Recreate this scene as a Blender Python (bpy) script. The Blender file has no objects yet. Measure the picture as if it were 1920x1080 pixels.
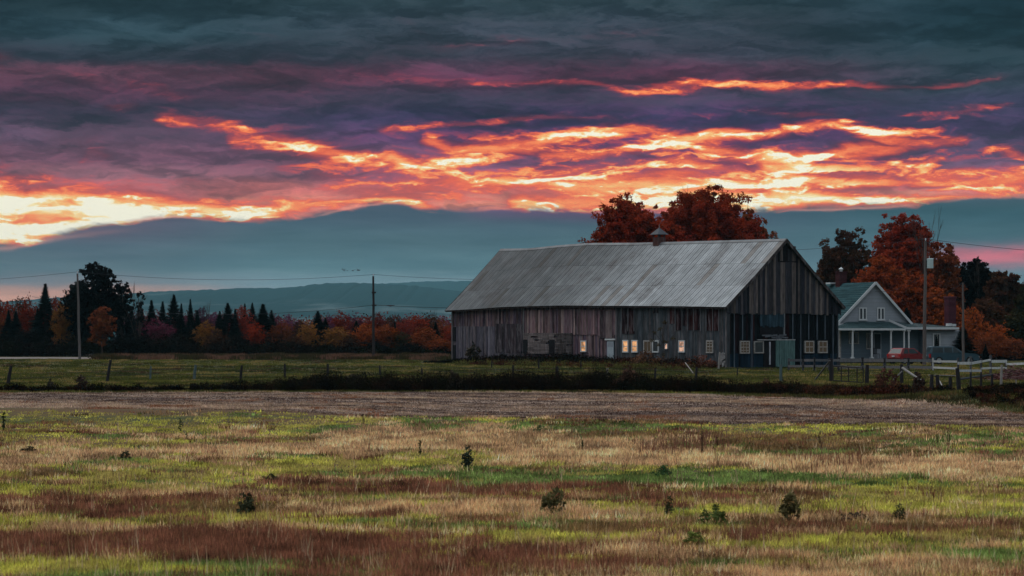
import bpy, math, random
import numpy as np
from mathutils import Vector, Matrix

# ---------------------------------------------------------------- camera, sky, sun, exposure
scene = bpy.context.scene
COL = scene.collection
F, CX, HY, H = 4510.0, 960.0, 623.0, 3.0      # focal length in photo pixels, principal column, horizon row, eye height

cam_data = bpy.data.cameras.new("camera")
cam = bpy.data.objects.new("camera", cam_data)
COL.objects.link(cam)
cam.location = (0, 0, H)
cam.rotation_euler = (math.radians(90), 0, 0)
cam_data.sensor_width = 36.0
cam_data.lens = F / 1920.0 * 36.0
cam_data.shift_y = (HY - 540.0) / 1920.0
cam_data.clip_start = 0.5
cam_data.clip_end = 30000.0
cam_data.dof.use_dof = True
cam_data.dof.focus_distance = 190.0
cam_data.dof.aperture_fstop = 4.5
scene.camera = cam
scene.view_settings.view_transform = 'Standard'
scene.view_settings.look = 'None'
scene.view_settings.exposure = 0.0
scene.view_settings.gamma = 1.0
scene.cycles.max_bounces = 6
scene.cycles.transparent_max_bounces = 4
scene.cycles.volume_bounces = 0

def lin(c):
    return tuple((v / 255.0 / 12.92) if v / 255.0 <= 0.04045 else ((v / 255.0 + 0.055) / 1.055) ** 2.4 for v in c)

class NT:
    """small node-tree writer"""
    def __init__(s, tree):
        s.t = tree
        for n in list(tree.nodes): tree.nodes.remove(n)
    def node(s, typ, **kw):
        n = s.t.nodes.new(typ)
        for k, v in kw.items(): setattr(n, k, v)
        return n
    def put(s, sock, v):
        if isinstance(v, V): s.t.links.new(v.s, sock)
        else: sock.default_value = v
    def math(s, op, *a, clamp=False):
        n = s.node('ShaderNodeMath', operation=op, use_clamp=clamp)
        for i, v in enumerate(a): s.put(n.inputs[i], v)
        return V(s, n.outputs[0])
    def curve(s, x, pts, lo, hi, vmax):
        """x in [lo,hi] -> piecewise-smooth value in [0,vmax]"""
        t = (x - lo) * (1.0 / (hi - lo))
        n = s.node('ShaderNodeFloatCurve')
        s.put(n.inputs['Value'], t)
        c = n.mapping.curves[0]
        P = [((a - lo) / (hi - lo), b / vmax) for a, b in pts]
        if P[0][0] > 0: P.insert(0, (0.0, P[0][1]))
        if P[-1][0] < 1: P.append((1.0, P[-1][1]))
        c.points[0].location = P[0]; c.points[1].location = P[-1]
        for p in P[1:-1]: c.points.new(*p)
        for p in c.points: p.handle_type = 'AUTO_CLAMPED'
        n.mapping.update()
        return V(s, n.outputs[0]) * vmax
    def noise(s, vec, scale=1.0, detail=4.0, rough=0.55, dist=0.0, out='Fac', typ='FBM'):
        n = s.node('ShaderNodeTexNoise', noise_type=typ)
        s.put(n.inputs['Vector'], vec)
        n.inputs['Scale'].default_value = scale
        n.inputs['Detail'].default_value = detail
        n.inputs['Roughness'].default_value = rough
        n.inputs['Distortion'].default_value = dist
        return V(s, n.outputs[out])
    def xyz(s, x, y, z):
        n = s.node('ShaderNodeCombineXYZ')
        for i, v in enumerate((x, y, z)): s.put(n.inputs[i], v)
        return V(s, n.outputs[0])
    def sep(s, v):
        n = s.node('ShaderNodeSeparateXYZ'); s.put(n.inputs[0], v)
        return [V(s, o) for o in n.outputs]
    def ramp(s, x, stops, interp='LINEAR'):
        n = s.node('ShaderNodeValToRGB'); r = n.color_ramp; r.interpolation = interp
        s.put(n.inputs[0], x)
        while len(r.elements) > 1: r.elements.remove(r.elements[-1])
        r.elements[0].position = stops[0][0]; r.elements[0].color = (*stops[0][1], 1)
        for p, c in stops[1:]:
            e = r.elements.new(p); e.color = (*c, 1)
        return V(s, n.outputs[0])
    def mix(s, f, a, b, mode='MIX'):
        n = s.node('ShaderNodeMix', data_type='RGBA', blend_type=mode)
        s.put(n.inputs['Factor'], f)
        for nm, v in (('A', a), ('B', b)):
            sk = [i for i in n.inputs if i.name == nm and i.type == 'RGBA'][0]
            s.put(sk, v if isinstance(v, V) else (*v, 1))
        return V(s, [o for o in n.outputs if o.type == 'RGBA'][0])
    def smooth(s, x, a, b):
        n = s.node('ShaderNodeMapRange', interpolation_type='SMOOTHSTEP')
        s.put(n.inputs[0], x); n.inputs[1].default_value = a; n.inputs[2].default_value = b
        return V(s, n.outputs[0])

class V:
    def __init__(s, nt, sock): s.nt, s.s = nt, sock
    def __add__(s, o): return s.nt.math('ADD', s, o)
    def __radd__(s, o): return s.nt.math('ADD', o, s)
    def __sub__(s, o): return s.nt.math('SUBTRACT', s, o)
    def __rsub__(s, o): return s.nt.math('SUBTRACT', o, s)
    def __mul__(s, o): return s.nt.math('MULTIPLY', s, o)
    def __rmul__(s, o): return s.nt.math('MULTIPLY', o, s)
    def __truediv__(s, o): return s.nt.math('DIVIDE', s, o)

# ---- sky: dusk cloud deck over the whole sphere; cloud rows placed by compass azimuth and elevation
world = bpy.data.worlds.new("World")
scene.world = world
world.use_nodes = True
def build_sky():
    n = NT(world.node_tree)
    tc = n.node('ShaderNodeTexCoord')
    dx, dy, dz = n.sep(V(n, tc.outputs['Generated']))
    az = n.math('ARCTAN2', dx, dy)
    el = n.math('ARCSINE', dz)
    x = az * F + 960.0                       # azimuth and elevation in 1/4510 rad steps
    y = 623.0 - el * F
    nv = n.xyz(x * 0.0045, y * 0.016, 0.0)
    w1 = n.noise(nv, 1.0, 5, 0.55)            # broad wobble
    nv2 = n.xyz(x * 0.0125, y * 0.042, 3.7)
    w2 = n.noise(nv2, 1.0, 6, 0.62, 0.6)      # torn cloud edges
    nv3 = n.xyz(x * 0.011 + (w1 - 0.5) * 2.0, y * 0.046 + (w2 - 0.5) * 1.2, 9.1)
    w3 = n.noise(nv3, 1.0, 6, 0.6, 0.4)       # thin horizontal striation
    yw = y + (w1 - 0.5) * 40.0 + (w2 - 0.5) * 24.0
    # base colours in three columns blended by azimuth
    R = lambda st: n.ramp(yw * (1 / 700.0), [(p / 700.0, lin(c)) for p, c in st], 'EASE')
    left = R([(0, (26, 42, 50)), (70, (37, 56, 66)), (115, (42, 44, 56)), (140, (84, 48, 64)), (185, (74, 42, 64)), (215, (58, 42, 64)), (255, (84, 60, 82)),
              (300, (112, 68, 88)), (335, (138, 88, 100)), (362, (176, 96, 98)), (380, (206, 120, 100)), (440, (206, 120, 100))])
    mid = R([(0, (42, 56, 64)), (60, (48, 54, 66)), (100, (54, 52, 66)), (145, (84, 42, 66)), (185, (56, 46, 68)), (225, (54, 40, 76)), (262, (88, 50, 94)),
             (300, (110, 68, 98)), (330, (150, 88, 116)), (352, (226, 118, 108)), (375, (240, 140, 116)), (440, (236, 130, 110))])
    right = R([(0, (30, 50, 60)), (30, (17, 36, 46)), (70, (23, 44, 54)), (120, (36, 52, 62)), (165, (46, 52, 66)), (205, (50, 46, 72)), (245, (64, 48, 84)),
               (290, (80, 60, 90)), (325, (120, 84, 112)), (350, (206, 108, 118)), (375, (246, 160, 130)), (440, (240, 140, 120))])
    c = n.mix(n.smooth(x, 250.0, 900.0), left, mid)
    c = n.mix(n.smooth(x, 1250.0, 1850.0), c, right)
    # cloud body light and dark
    body = n.noise(n.xyz(x * 0.0035 + (w1 - .5), y * 0.011 + (w2 - .5) * .8, 5.0), 1.0, 5, 0.55, 0.3)
    c = n.mix(1.0, c, n.ramp(body, [(0.28, (.55,) * 3), (0.5, (.98,) * 3), (0.72, (1.5,) * 3)]), 'MULTIPLY')
    # purple fringe in the right half
    pur = n.curve(x, [(-400, 0), (700, .05), (1000, .35), (1350, .6), (1600, .35), (1800, .08), (2300, 0)], -480, 2400, 1.0) * \
          n.curve(y, [(120, 0), (190, .25), (250, .8), (310, .9), (350, .4), (380, 0)], 0, 700, 1.0) * n.smooth(w3, .42, .62)
    c = n.mix(pur, c, lin((104, 50, 104)))
    # glowing rows: (azimuth, row, half thickness, strength) points
    rows = [
        [(470, 168, 9, 0), (560, 168, 13, .16), (700, 152, 14, .24), (840, 152, 8, .26), (930, 155, 5, .4), (1080, 158, 5, .42), (1190, 171, 5, .55), (1250, 163, 7, .6), (1350, 163, 5, .62), (1500, 168, 4.5, .62), (1640, 168, 4, .5), (1700, 166, 4, .3), (1790, 161, 4, .5), (1865, 157, 4, .35), (1930, 155, 4, 0)],
        [(270, 229, 6, 0), (320, 231, 7, .5), (380, 234, 8, .45), (440, 242, 7, .58), (480, 246, 6, .4), (520, 250, 6, 0)],
        [(400, 262, 8, 0), (440, 268, 11, .62), (500, 268, 12, .66), (560, 276, 13, .72), (590, 284, 12, .7), (640, 295, 7, .8), (720, 303, 6, .82), (800, 314, 6, .86), (860, 308, 6, .84), (900, 299, 6, .7), (960, 290, 5, .3), (1000, 286, 5, 0)],
        [(680, 246, 6, 0), (740, 246, 7, .5), (790, 242, 6, .35), (900, 229, 4, .42), (1000, 223, 4, .35), (1150, 221, 4, .25), (1300, 215, 4, .1), (1500, 213, 4, .3), (1640, 219, 5, .15), (1790, 221, 6, .4), (1870, 215, 4, .3), (1940, 212, 4, 0)],
        [(760, 272, 5, 0), (800, 268, 6, .7), (860, 281, 8, .74), (960, 275, 10, .8), (1040, 262, 8, .82), (1140, 247, 8, .84), (1200, 241, 7, .84), (1290, 256, 7, .84), (1360, 248, 6, .78), (1440, 252, 4, .5), (1500, 252, 4, 0)],
        [(970, 278, 5, 0), (1020, 287, 6, .62), (1100, 288, 6, .76), (1180, 281, 6, .8), (1260, 268, 8, .86), (1340, 259, 6, .8), (1440, 252, 5, .72), (1560, 240, 5, .66), (1600, 247, 6, .66), (1680, 254, 5, .7), (1760, 249, 4, .4), (1800, 247, 4, 0)],
        [(1440, 236, 4, 0), (1480, 236, 5, .7), (1560, 232, 5, .62), (1620, 235, 4, .2), (1700, 250, 4, 0)],
        [(1560, 262, 4, 0), (1620, 263, 5, .64), (1700, 270, 7, .68), (1790, 272, 6, .62), (1850, 268, 4, 0)],
        [(1250, 276, 5, 0), (1320, 284, 7, .76), (1400, 292, 8, .8), (1480, 302, 9, .84), (1540, 293, 6, .74), (1610, 286, 7, .78), (1690, 281, 5, .55), (1740, 279, 4, 0)],
        [(1380, 300, 6, 0), (1430, 312, 10, .8), (1480, 318, 11, .9), (1520, 304, 9, .7), (1560, 300, 6, 0)],
        [(1630, 298, 4, 0), (1670, 305, 5, .58), (1710, 312, 6, .62), (1760, 302, 4, .4), (1800, 296, 4, 0), (1850, 288, 4, .5), (1920, 298, 6, .55), (2000, 300, 5, .2), (2200, 300, 5, 0)],
        [(560, 352, 16, 0), (640, 348, 18, .36), (800, 352, 22, .46), (880, 345, 12, .72), (940, 346, 9, .9), (1020, 348, 11, .84), (1100, 352, 12, .82), (1200, 352, 14, .9), (1340, 346, 10, .86), (1460, 343, 6, .92), (1600, 344, 5, .88), (1740, 348, 5, .66), (1920, 348, 14, .58), (2300, 350, 14, .3)],
        [(900, 385, 9, 0), (960, 380, 9, .7), (1010, 382, 8, .95), (1080, 382, 9, .88), (1160, 380, 11, .9), (1300, 374, 16, .96), (1400, 374, 16, 1.1), (1500, 372, 13, 1.12), (1590, 377, 9, 1.05), (1700, 383, 6, .98), (1800, 372, 5, .7), (1900, 362, 6, .5), (2300, 360, 6, .2)],
        [(-480, 380, 20, .7), (-60, 386, 26, 1.1), (20, 388, 24, 1.18), (80, 390, 17, 1.1), (200, 394, 17, 1.18), (330, 394, 14, 1.16), (440, 401, 9, 1.12), (540, 396, 8, 1.0), (620, 384, 6, .8), (680, 377, 5, .9), (740, 376, 5, .9), (800, 383, 6, .4), (860, 386, 6, 0)],
        [(-480, 440, 14, .8), (-40, 440, 14, 1.1), (40, 441, 12, 1.16), (110, 436, 9, 1.12), (170, 424, 7, 1.0), (240, 410, 6, .9), (300, 402, 5, .8), (360, 404, 4, 0)],
        [(-300, 350, 10, .2), (0, 342, 9, .5), (90, 340, 8, .45), (140, 338, 8, .1), (180, 290, 10, .32), (220, 296, 9, .2), (260, 298, 8, 0)],
        [(-300, 128, 14, .1), (0, 120, 12, .26), (90, 134, 9, .14), (200, 160, 12, .26), (310, 176, 12, .28), (370, 190, 9, .1), (430, 196, 8, 0)],
        [(420, 70, 12, 0), (490, 68, 12, .15), (560, 76, 12, 0), (660, 44, 12, 0), (740, 40, 12, .12), (820, 84, 10, .16), (960, 80, 9, .24), (1060, 72, 9, .12), (1200, 64, 8, .18), (1300, 66, 8, 0)],
        [(150, 208, 8, 0), (230, 206, 8, .28), (300, 212, 8, .1), (500, 300, 16, .12), (620, 330, 16, .36), (760, 345, 18, .4), (860, 345, 14, .3), (950, 330, 10, .35), (1080, 322, 12, .5), (1200, 318, 12, .5), (1290, 312, 10, .7), (1400, 322, 10, .45), (1600, 330, 12, .5), (1720, 334, 10, .6), (1860, 330, 9, .6), (2000, 330, 12, .4), (2300, 330, 9, 0)],
    ]
    G = None
    for r in rows:
        cy = n.curve(x, [(p[0], p[1]) for p in r], -480, 2400, 700.0)
        th = n.curve(x, [(p[0], p[2]) for p in r], -480, 2400, 30.0)
        st = n.curve(x, [(p[0], p[3]) for p in r], -480, 2400, 1.2)
        d = (yw - cy) / (th * 1.5)
        e1 = n.math('EXPONENT', n.math('MULTIPLY', d * d, -1.0))
        e2 = n.math('EXPONENT', n.math('MULTIPLY', d * d, -.13))          # wide soft halo
        m = (e1 * .78 + e2 * .30) * st
        G = m if G is None else n.math('MAXIMUM', G, m) + n.math('MINIMUM', G, m) * 0.3
    # billows lit from below: the change of the cloud field over a small step in elevation
    def billow(kx, ky, step, off, det=6):
        va = n.xyz(x * kx + (w1 - .5) * 1.2, y * ky + (w2 - .5) * .9, off)
        vb = n.xyz(x * kx + (w1 - .5) * 1.2, (y - step) * ky + (w2 - .5) * .9, off)
        return n.noise(va, 1.0, det, .58, .35) - n.noise(vb, 1.0, det, .58, .35)
    b1 = billow(.0038, .0160, 15.0, 14.0, 6)
    b2 = billow(.0105, .044, 6.0, 21.0, 6)
    lit = n.smooth(b1 * .75 + b2 * .62, -.03, .15)
    shade = n.smooth(b1 + b2 * .32, -.16, .16)
    where = n.curve(x, [(-480, .35), (200, .30), (450, .42), (700, .55), (950, .82), (1250, 1), (1700, .9), (1900, .6), (2300, .3)], -480, 2400, 1.2) * \
            n.curve(y, [(0, .0), (120, .08), (190, .20), (235, .62), (320, .95), (385, 1.1), (420, 1)], 0, 700, 1.2)
    G = G * (0.70 + lit * 0.42) + lit * where * .34
    gl = n.smooth(y, 358.0, 378.0) * n.curve(x, [(-480, 1), (120, 1), (330, .55), (600, .1), (800, 0), (1380, 0), (1440, .5), (1540, .45), (1700, 0)], -480, 2400, 1.0)
    G = G + gl * (lit * .26 + .16)
    c = n.mix(1.0, c, n.ramp(shade, [(0, (.55, .56, .60)), (.5, (1.0,) * 3), (1, (1.5, 1.38, 1.34))]), 'MULTIPLY')
    tear = n.ramp(w3, [(.30, (.68,) * 3), (.48, (.97,) * 3), (.66, (1.16,) * 3)])
    tear = n.sep(tear)[0]
    G = G * tear
    hot = n.ramp(G, [(0, lin((60, 34, 56))), (.18, lin((112, 46, 66))), (.36, lin((188, 62, 66))), (.52, lin((242, 98, 60))), (.68, lin((255, 146, 84))),
                     (.82, lin((255, 196, 120))), (.93, lin((255, 232, 170))), (1.0, lin((255, 250, 226)))])
    c = n.mix(n.smooth(G, .06, .66), c, hot)
    # low dark cloud bank behind the hills
    edge = n.curve(x, [(-480, 486), (-60, 470), (0, 464), (50, 462), (100, 447), (170, 428), (250, 417), (300, 407), (345, 403), (420, 409), (480, 413), (540, 409), (600, 398), (650, 389), (700, 380), (740, 378), (775, 384), (830, 390), (960, 389), (1100, 393), (1300, 395),
                       (1440, 392), (1560, 388), (1650, 388), (1720, 385), (1790, 376), (1860, 370), (1900, 371), (2000, 378), (2400, 384)], -480, 2400, 700.0)
    yb = y + (w2 - 0.5) * 7.0 + (w1 - 0.5) * 6.0
    yr = y + (w1 - 0.5) * 22.0
    RB = lambda st: n.ramp(yr * (1 / 700.0), [(p / 700.0, lin(cc)) for p, cc in st], 'EASE')
    bl = RB([(380, (84, 66, 88)), (430, (88, 72, 92)), (470, (76, 86, 98)), (505, (88, 100, 108)), (530, (118, 108, 112)), (548, (212, 142, 112)), (560, (226, 152, 118)), (600, (180, 140, 130)), (640, (110, 110, 120))])
    bm = RB([(370, (74, 66, 88)), (400, (64, 76, 92)), (450, (72, 94, 104)), (500, (80, 106, 114)), (530, (112, 130, 138)), (560, (128, 140, 146)), (620, (110, 125, 132))])
    br = RB([(370, (66, 82, 94)), (400, (48, 78, 88)), (440, (60, 88, 98)), (480, (84, 100, 112)), (520, (96, 112, 122)), (620, (96, 112, 120))])
    bank = n.mix(n.smooth(x, 160.0, 560.0), bl, bm)
    bank = n.mix(n.smooth(x, 1350.0, 1720.0), bank, br)
    vio = n.curve(x, [(760, 0), (900, .5), (1050, .9), (1200, .8), (1400, .3), (1500, 0)], -480, 2400, 1.0) * (1.0 - n.smooth(y - edge, 0.0, 34.0))
    bank = n.mix(vio, bank, lin((104, 66, 104)))
    pk = n.curve(x, [(1690, 0), (1780, .8), (1850, 1), (2000, 1), (2300, 0)], -480, 2400, 1.0)
    dpk = (yw - 482.0) * (1 / 17.0)
    bank = n.mix(n.math('EXPONENT', n.math('MULTIPLY', dpk * dpk, -1.0)) * pk * .85, bank, lin((214, 98, 112)))
    bank = n.mix(1.0, bank, n.ramp(n.noise(n.xyz(x * .003, y * .03, 2.2), 1.0, 5, .55, .5), [(.3, (.84,) * 3), (.7, (1.16,) * 3)]), 'MULTIPLY')
    # lit wisps lying along and just under the top of the bank
    W = None
    for pts in ([(150, 432, 3, 0), (230, 419, 3.5, .5), (300, 411, 3, .9), (345, 408, 2.5, .7), (390, 414, 3, .25), (440, 418, 3, 0)], [(560, 411, 2, 0), (610, 402, 2.2, .4), (680, 388, 2.4, .5), (740, 381, 2.2, .6), (790, 388, 2, .2), (830, 392, 2, 0)],
                [(1420, 396, 2, 0), (1500, 395, 2.4, .5), (1600, 393, 2.2, .55), (1690, 390, 2, .3), (1780, 380, 2, 0)], [(20, 470, 4, .4), (60, 462, 4, .5), (120, 450, 4, .3), (200, 440, 5, .12), (330, 432, 5, 0)], [(1740, 384, 2.2, 0), (1820, 375, 2.2, .45), (1880, 374, 2.2, .3), (1960, 380, 2, 0)]):
        d = (y + (w2 - .5) * 10.0 - n.curve(x, [(p[0], p[1]) for p in pts], -480, 2400, 700.0)) / (n.curve(x, [(p[0], p[2]) for p in pts], -480, 2400, 30.0))
        m = n.math('EXPONENT', n.math('MULTIPLY', d * d, -1.0)) * n.curve(x, [(p[0], p[3]) for p in pts], -480, 2400, 1.2)
        W = m if W is None else n.math('MAXIMUM', W, m)
    soft = n.noise(n.xyz(x * .006 + (w1 - .5), y * .05, 31.0), 1.0, 5, .6, .6)
    bank = n.mix(1.0, bank, n.ramp(soft, [(.3, (.86, .88, .92)), (.7, (1.14, 1.1, 1.08))]), 'MULTIPLY')
    bank = n.mix(W * .8, bank, lin((240, 160, 140)))
    fray = n.smooth((w3 - .5) * 34.0 + (yb - edge), -5.0, 9.0)
    c = n.mix(fray, c, bank)
    # thin lit lenses over the bank edge at the left
    # pale overcast overhead and behind the viewer: what lights the field
    eld = el * (180 / math.pi)
    azd = n.math('ABSOLUTE', az) * (180 / math.pi)
    cl = n.noise(V(n, tc.outputs['Generated']), 2.4, 5, .55)
    over = n.mix(cl, (.60, .68, .78), (1.05, 1.05, 1.05))
    c = n.mix(n.smooth(eld, 11.0, 42.0), c, over)
    c = n.mix(n.smooth(azd, 30.0, 95.0), c, n.mix(n.smooth(eld, 5.0, 40.0), (.13, .155, .19), over))
    ns = n.node('ShaderNodeTexSky', sky_type='NISHITA', sun_disc=False)
    ns.sun_elevation = math.radians(60); ns.sun_rotation = SUN_ROT
    bg1 = n.node('ShaderNodeBackground'); n.put(bg1.inputs[0], c); bg1.inputs[1].default_value = 1.0
    # clear-sky light above the deck, seen only through the thin overcast high up
    f2 = n.smooth(eld, 20.0, 50.0)
    bg2 = n.node('ShaderNodeBackground')
    n.put(bg2.inputs[0], n.mix(f2, (0, 0, 0), V(n, ns.outputs[0]))); bg2.inputs[1].default_value = 0.05
    ad = n.node('ShaderNodeAddShader'); out = n.node('ShaderNodeOutputWorld')
    n.t.links.new(bg1.outputs[0], ad.inputs[0]); n.t.links.new(bg2.outputs[0], ad.inputs[1]); n.t.links.new(ad.outputs[0], out.inputs[0])
    world.cycles.sampling_method = 'MANUAL'; world.cycles.sample_map_resolution = 512
SUN_ROT = math.radians(-62)
HAZE = 4.2e-5
build_sky()

sun_data = bpy.data.lights.new("sun", 'SUN')
sun_data.energy = 1.5; sun_data.angle = math.radians(35); sun_data.color = (1.0, .95, .88)
sun = bpy.data.objects.new("sun", sun_data); COL.objects.link(sun)
# veiled light from high on the left, a little behind the viewer
sd = Vector((math.sin(SUN_ROT) * math.cos(math.radians(60)), math.cos(SUN_ROT) * math.cos(math.radians(60)), math.sin(math.radians(60))))
sun.rotation_euler = sd.to_track_quat('Z', 'Y').to_euler()

# ---------------------------------------------------------------- helpers
rnd = random.Random(7)
NP = np.random.default_rng(11)
def P(px, py, Y):
    """world point at distance Y that reads as photo position px,py"""
    return Vector(((px - CX) * Y / F, Y, H - (py - HY) * Y / F))
def gx(px, Y): return (px - CX) * Y / F
def ground_y(py): return F * H / (py - HY)

def tag(o, label=None, cat=None, group=None, kind=None):
    for k, v in (('label', label), ('category', cat), ('group', group), ('kind', kind)):
        if v: o[k] = v
    return o
def empty(name, loc, rz=0.0, label=None, cat=None, group=None):
    o = bpy.data.objects.new(name, None); COL.objects.link(o)
    o.location = loc; o.rotation_euler = (0, 0, rz); o.empty_display_size = .3
    return tag(o, label, cat, group)
def copy_tree(o, parent=None):
    c = o.copy(); COL.objects.link(c)
    if parent is not None: c.parent = parent
    for ch in o.children: copy_tree(ch, c)
    return c

class MB:
    """collects shapes into one mesh; every face may carry a tone colour"""
    def __init__(s): s.v, s.f, s.c = [], [], []
    def face(s, pts, col=(1, 1, 1)):
        i = len(s.v); s.v += [tuple(p) for p in pts]; s.f.append(tuple(range(i, i + len(pts)))); s.c.append(col)
    def box(s, a, b, col=(1, 1, 1), m=None):
        x0, y0, z0 = a; x1, y1, z1 = b
        p = [Vector(q) for q in ((x0, y0, z0), (x1, y0, z0), (x1, y1, z0), (x0, y1, z0), (x0, y0, z1), (x1, y0, z1), (x1, y1, z1), (x0, y1, z1))]
        if m is not None: p = [m @ q for q in p]
        i = len(s.v); s.v += [tuple(q) for q in p]
        for f in ((0, 3, 2, 1), (4, 5, 6, 7), (0, 1, 5, 4), (1, 2, 6, 5), (2, 3, 7, 6), (3, 0, 4, 7)):
            s.f.append(tuple(i + k for k in f)); s.c.append(col)
    def beam(s, p, q, w, h, col=(1, 1, 1), up=Vector((0, 0, 1))):
        p, q = Vector(p), Vector(q); d = (q - p)
        L = d.length; d.normalize()
        sx = d.cross(up)
        if sx.length < 1e-4: sx = Vector((1, 0, 0))
        sx.normalize(); sz = sx.cross(d)
        pts = []
        for e in (p, q):
            for a, b in ((-1, -1), (1, -1), (1, 1), (-1, 1)): pts.append(e + sx * (a * w / 2) + sz * (b * h / 2))
        i = len(s.v); s.v += [tuple(t) for t in pts]
        for f in ((0, 3, 2, 1), (4, 5, 6, 7), (0, 1, 5, 4), (1, 2, 6, 5), (2, 3, 7, 6), (3, 0, 4, 7)):
            s.f.append(tuple(i + k for k in f)); s.c.append(col)
    def tube(s, pts, rad, n=6, col=(1, 1, 1), cap=True):
        pts = [Vector(p) for p in pts]
        if not hasattr(rad, '__len__'): rad = [rad] * len(pts)
        base = len(s.v)
        for k, p in enumerate(pts):
            d = (pts[min(k + 1, len(pts) - 1)] - pts[max(k - 1, 0)]); d.normalize()
            a = d.cross(Vector((0, 0, 1)) if abs(d.z) < .9 else Vector((0, 1, 0))); a.normalize(); b = d.cross(a)
            for j in range(n):
                t = 2 * math.pi * j / n
                s.v.append(tuple(p + (a * math.cos(t) + b * math.sin(t)) * rad[k]))
        for k in range(len(pts) - 1):
            for j in range(n):
                s.f.append((base + k * n + j, base + k * n + (j + 1) % n, base + (k + 1) * n + (j + 1) % n, base + (k + 1) * n + j)); s.c.append(col)
        if cap:
            s.f.append(tuple(base + j for j in range(n))[::-1]); s.c.append(col)
            s.f.append(tuple(base + (len(pts) - 1) * n + j for j in range(n))); s.c.append(col)
    def cyl(s, p, q, r, r2=None, n=12, col=(1, 1, 1)): s.tube([p, q], [r, r if r2 is None else r2], n, col)
    def build(s, name, mat, parent=None, smooth=False):
        me = bpy.data.meshes.new(name); me.from_pydata(s.v, [], s.f)
        at = me.attributes.new('tone', 'FLOAT_COLOR', 'FACE')
        at.data.foreach_set('color', np.array([(*c, 1) for c in s.c], dtype=np.float32).ravel())
        if smooth: me.polygons.foreach_set('use_smooth', [True] * len(me.polygons))
        me.materials.append(mat); me.update()
        o = bpy.data.objects.new(name, me); COL.objects.link(o)
        if parent is not None: o.parent = parent
        return o

def np_mesh(name, verts, nper, cols, mat, parent=None, link=True):
    """verts (N*nper,3): N separate polygons of nper corners, cols (N,3)"""
    N = len(verts) // nper
    me = bpy.data.meshes.new(name)
    me.vertices.add(len(verts)); me.vertices.foreach_set('co', np.asarray(verts, dtype=np.float32).ravel())
    me.loops.add(len(verts)); me.loops.foreach_set('vertex_index', np.arange(len(verts), dtype=np.int32))
    me.polygons.add(N); me.polygons.foreach_set('loop_start', np.arange(0, len(verts), nper, dtype=np.int32))
    at = me.attributes.new('tone', 'FLOAT_COLOR', 'FACE')
    cc = np.ones((N, 4), dtype=np.float32); cc[:, :3] = cols
    at.data.foreach_set('color', cc.ravel())
    me.materials.append(mat); me.update(calc_edges=True)
    if not link: return me
    o = bpy.data.objects.new(name, me); COL.objects.link(o)
    if parent is not None: o.parent = parent
    return o

# value noise for placing things
_tab = NP.random((256, 256))
def vnoise(x, y):
    xi, yi = np.floor(x).astype(int), np.floor(y).astype(int)
    fx, fy = x - xi, y - yi
    fx = fx * fx * (3 - 2 * fx); fy = fy * fy * (3 - 2 * fy)
    g = lambda a, b: _tab[a % 256, b % 256]
    return (g(xi, yi) * (1 - fx) + g(xi + 1, yi) * fx) * (1 - fy) + (g(xi, yi + 1) * (1 - fx) + g(xi + 1, yi + 1) * fx) * fy
def fbm(x, y, o=4):
    s, a, t = 0, 1, 0
    for k in range(o):
        s = s + vnoise(x * 2 ** k + 17.3 * k, y * 2 ** k + 5.1 * k) * a; t += a; a *= .55
    return s / t

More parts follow.
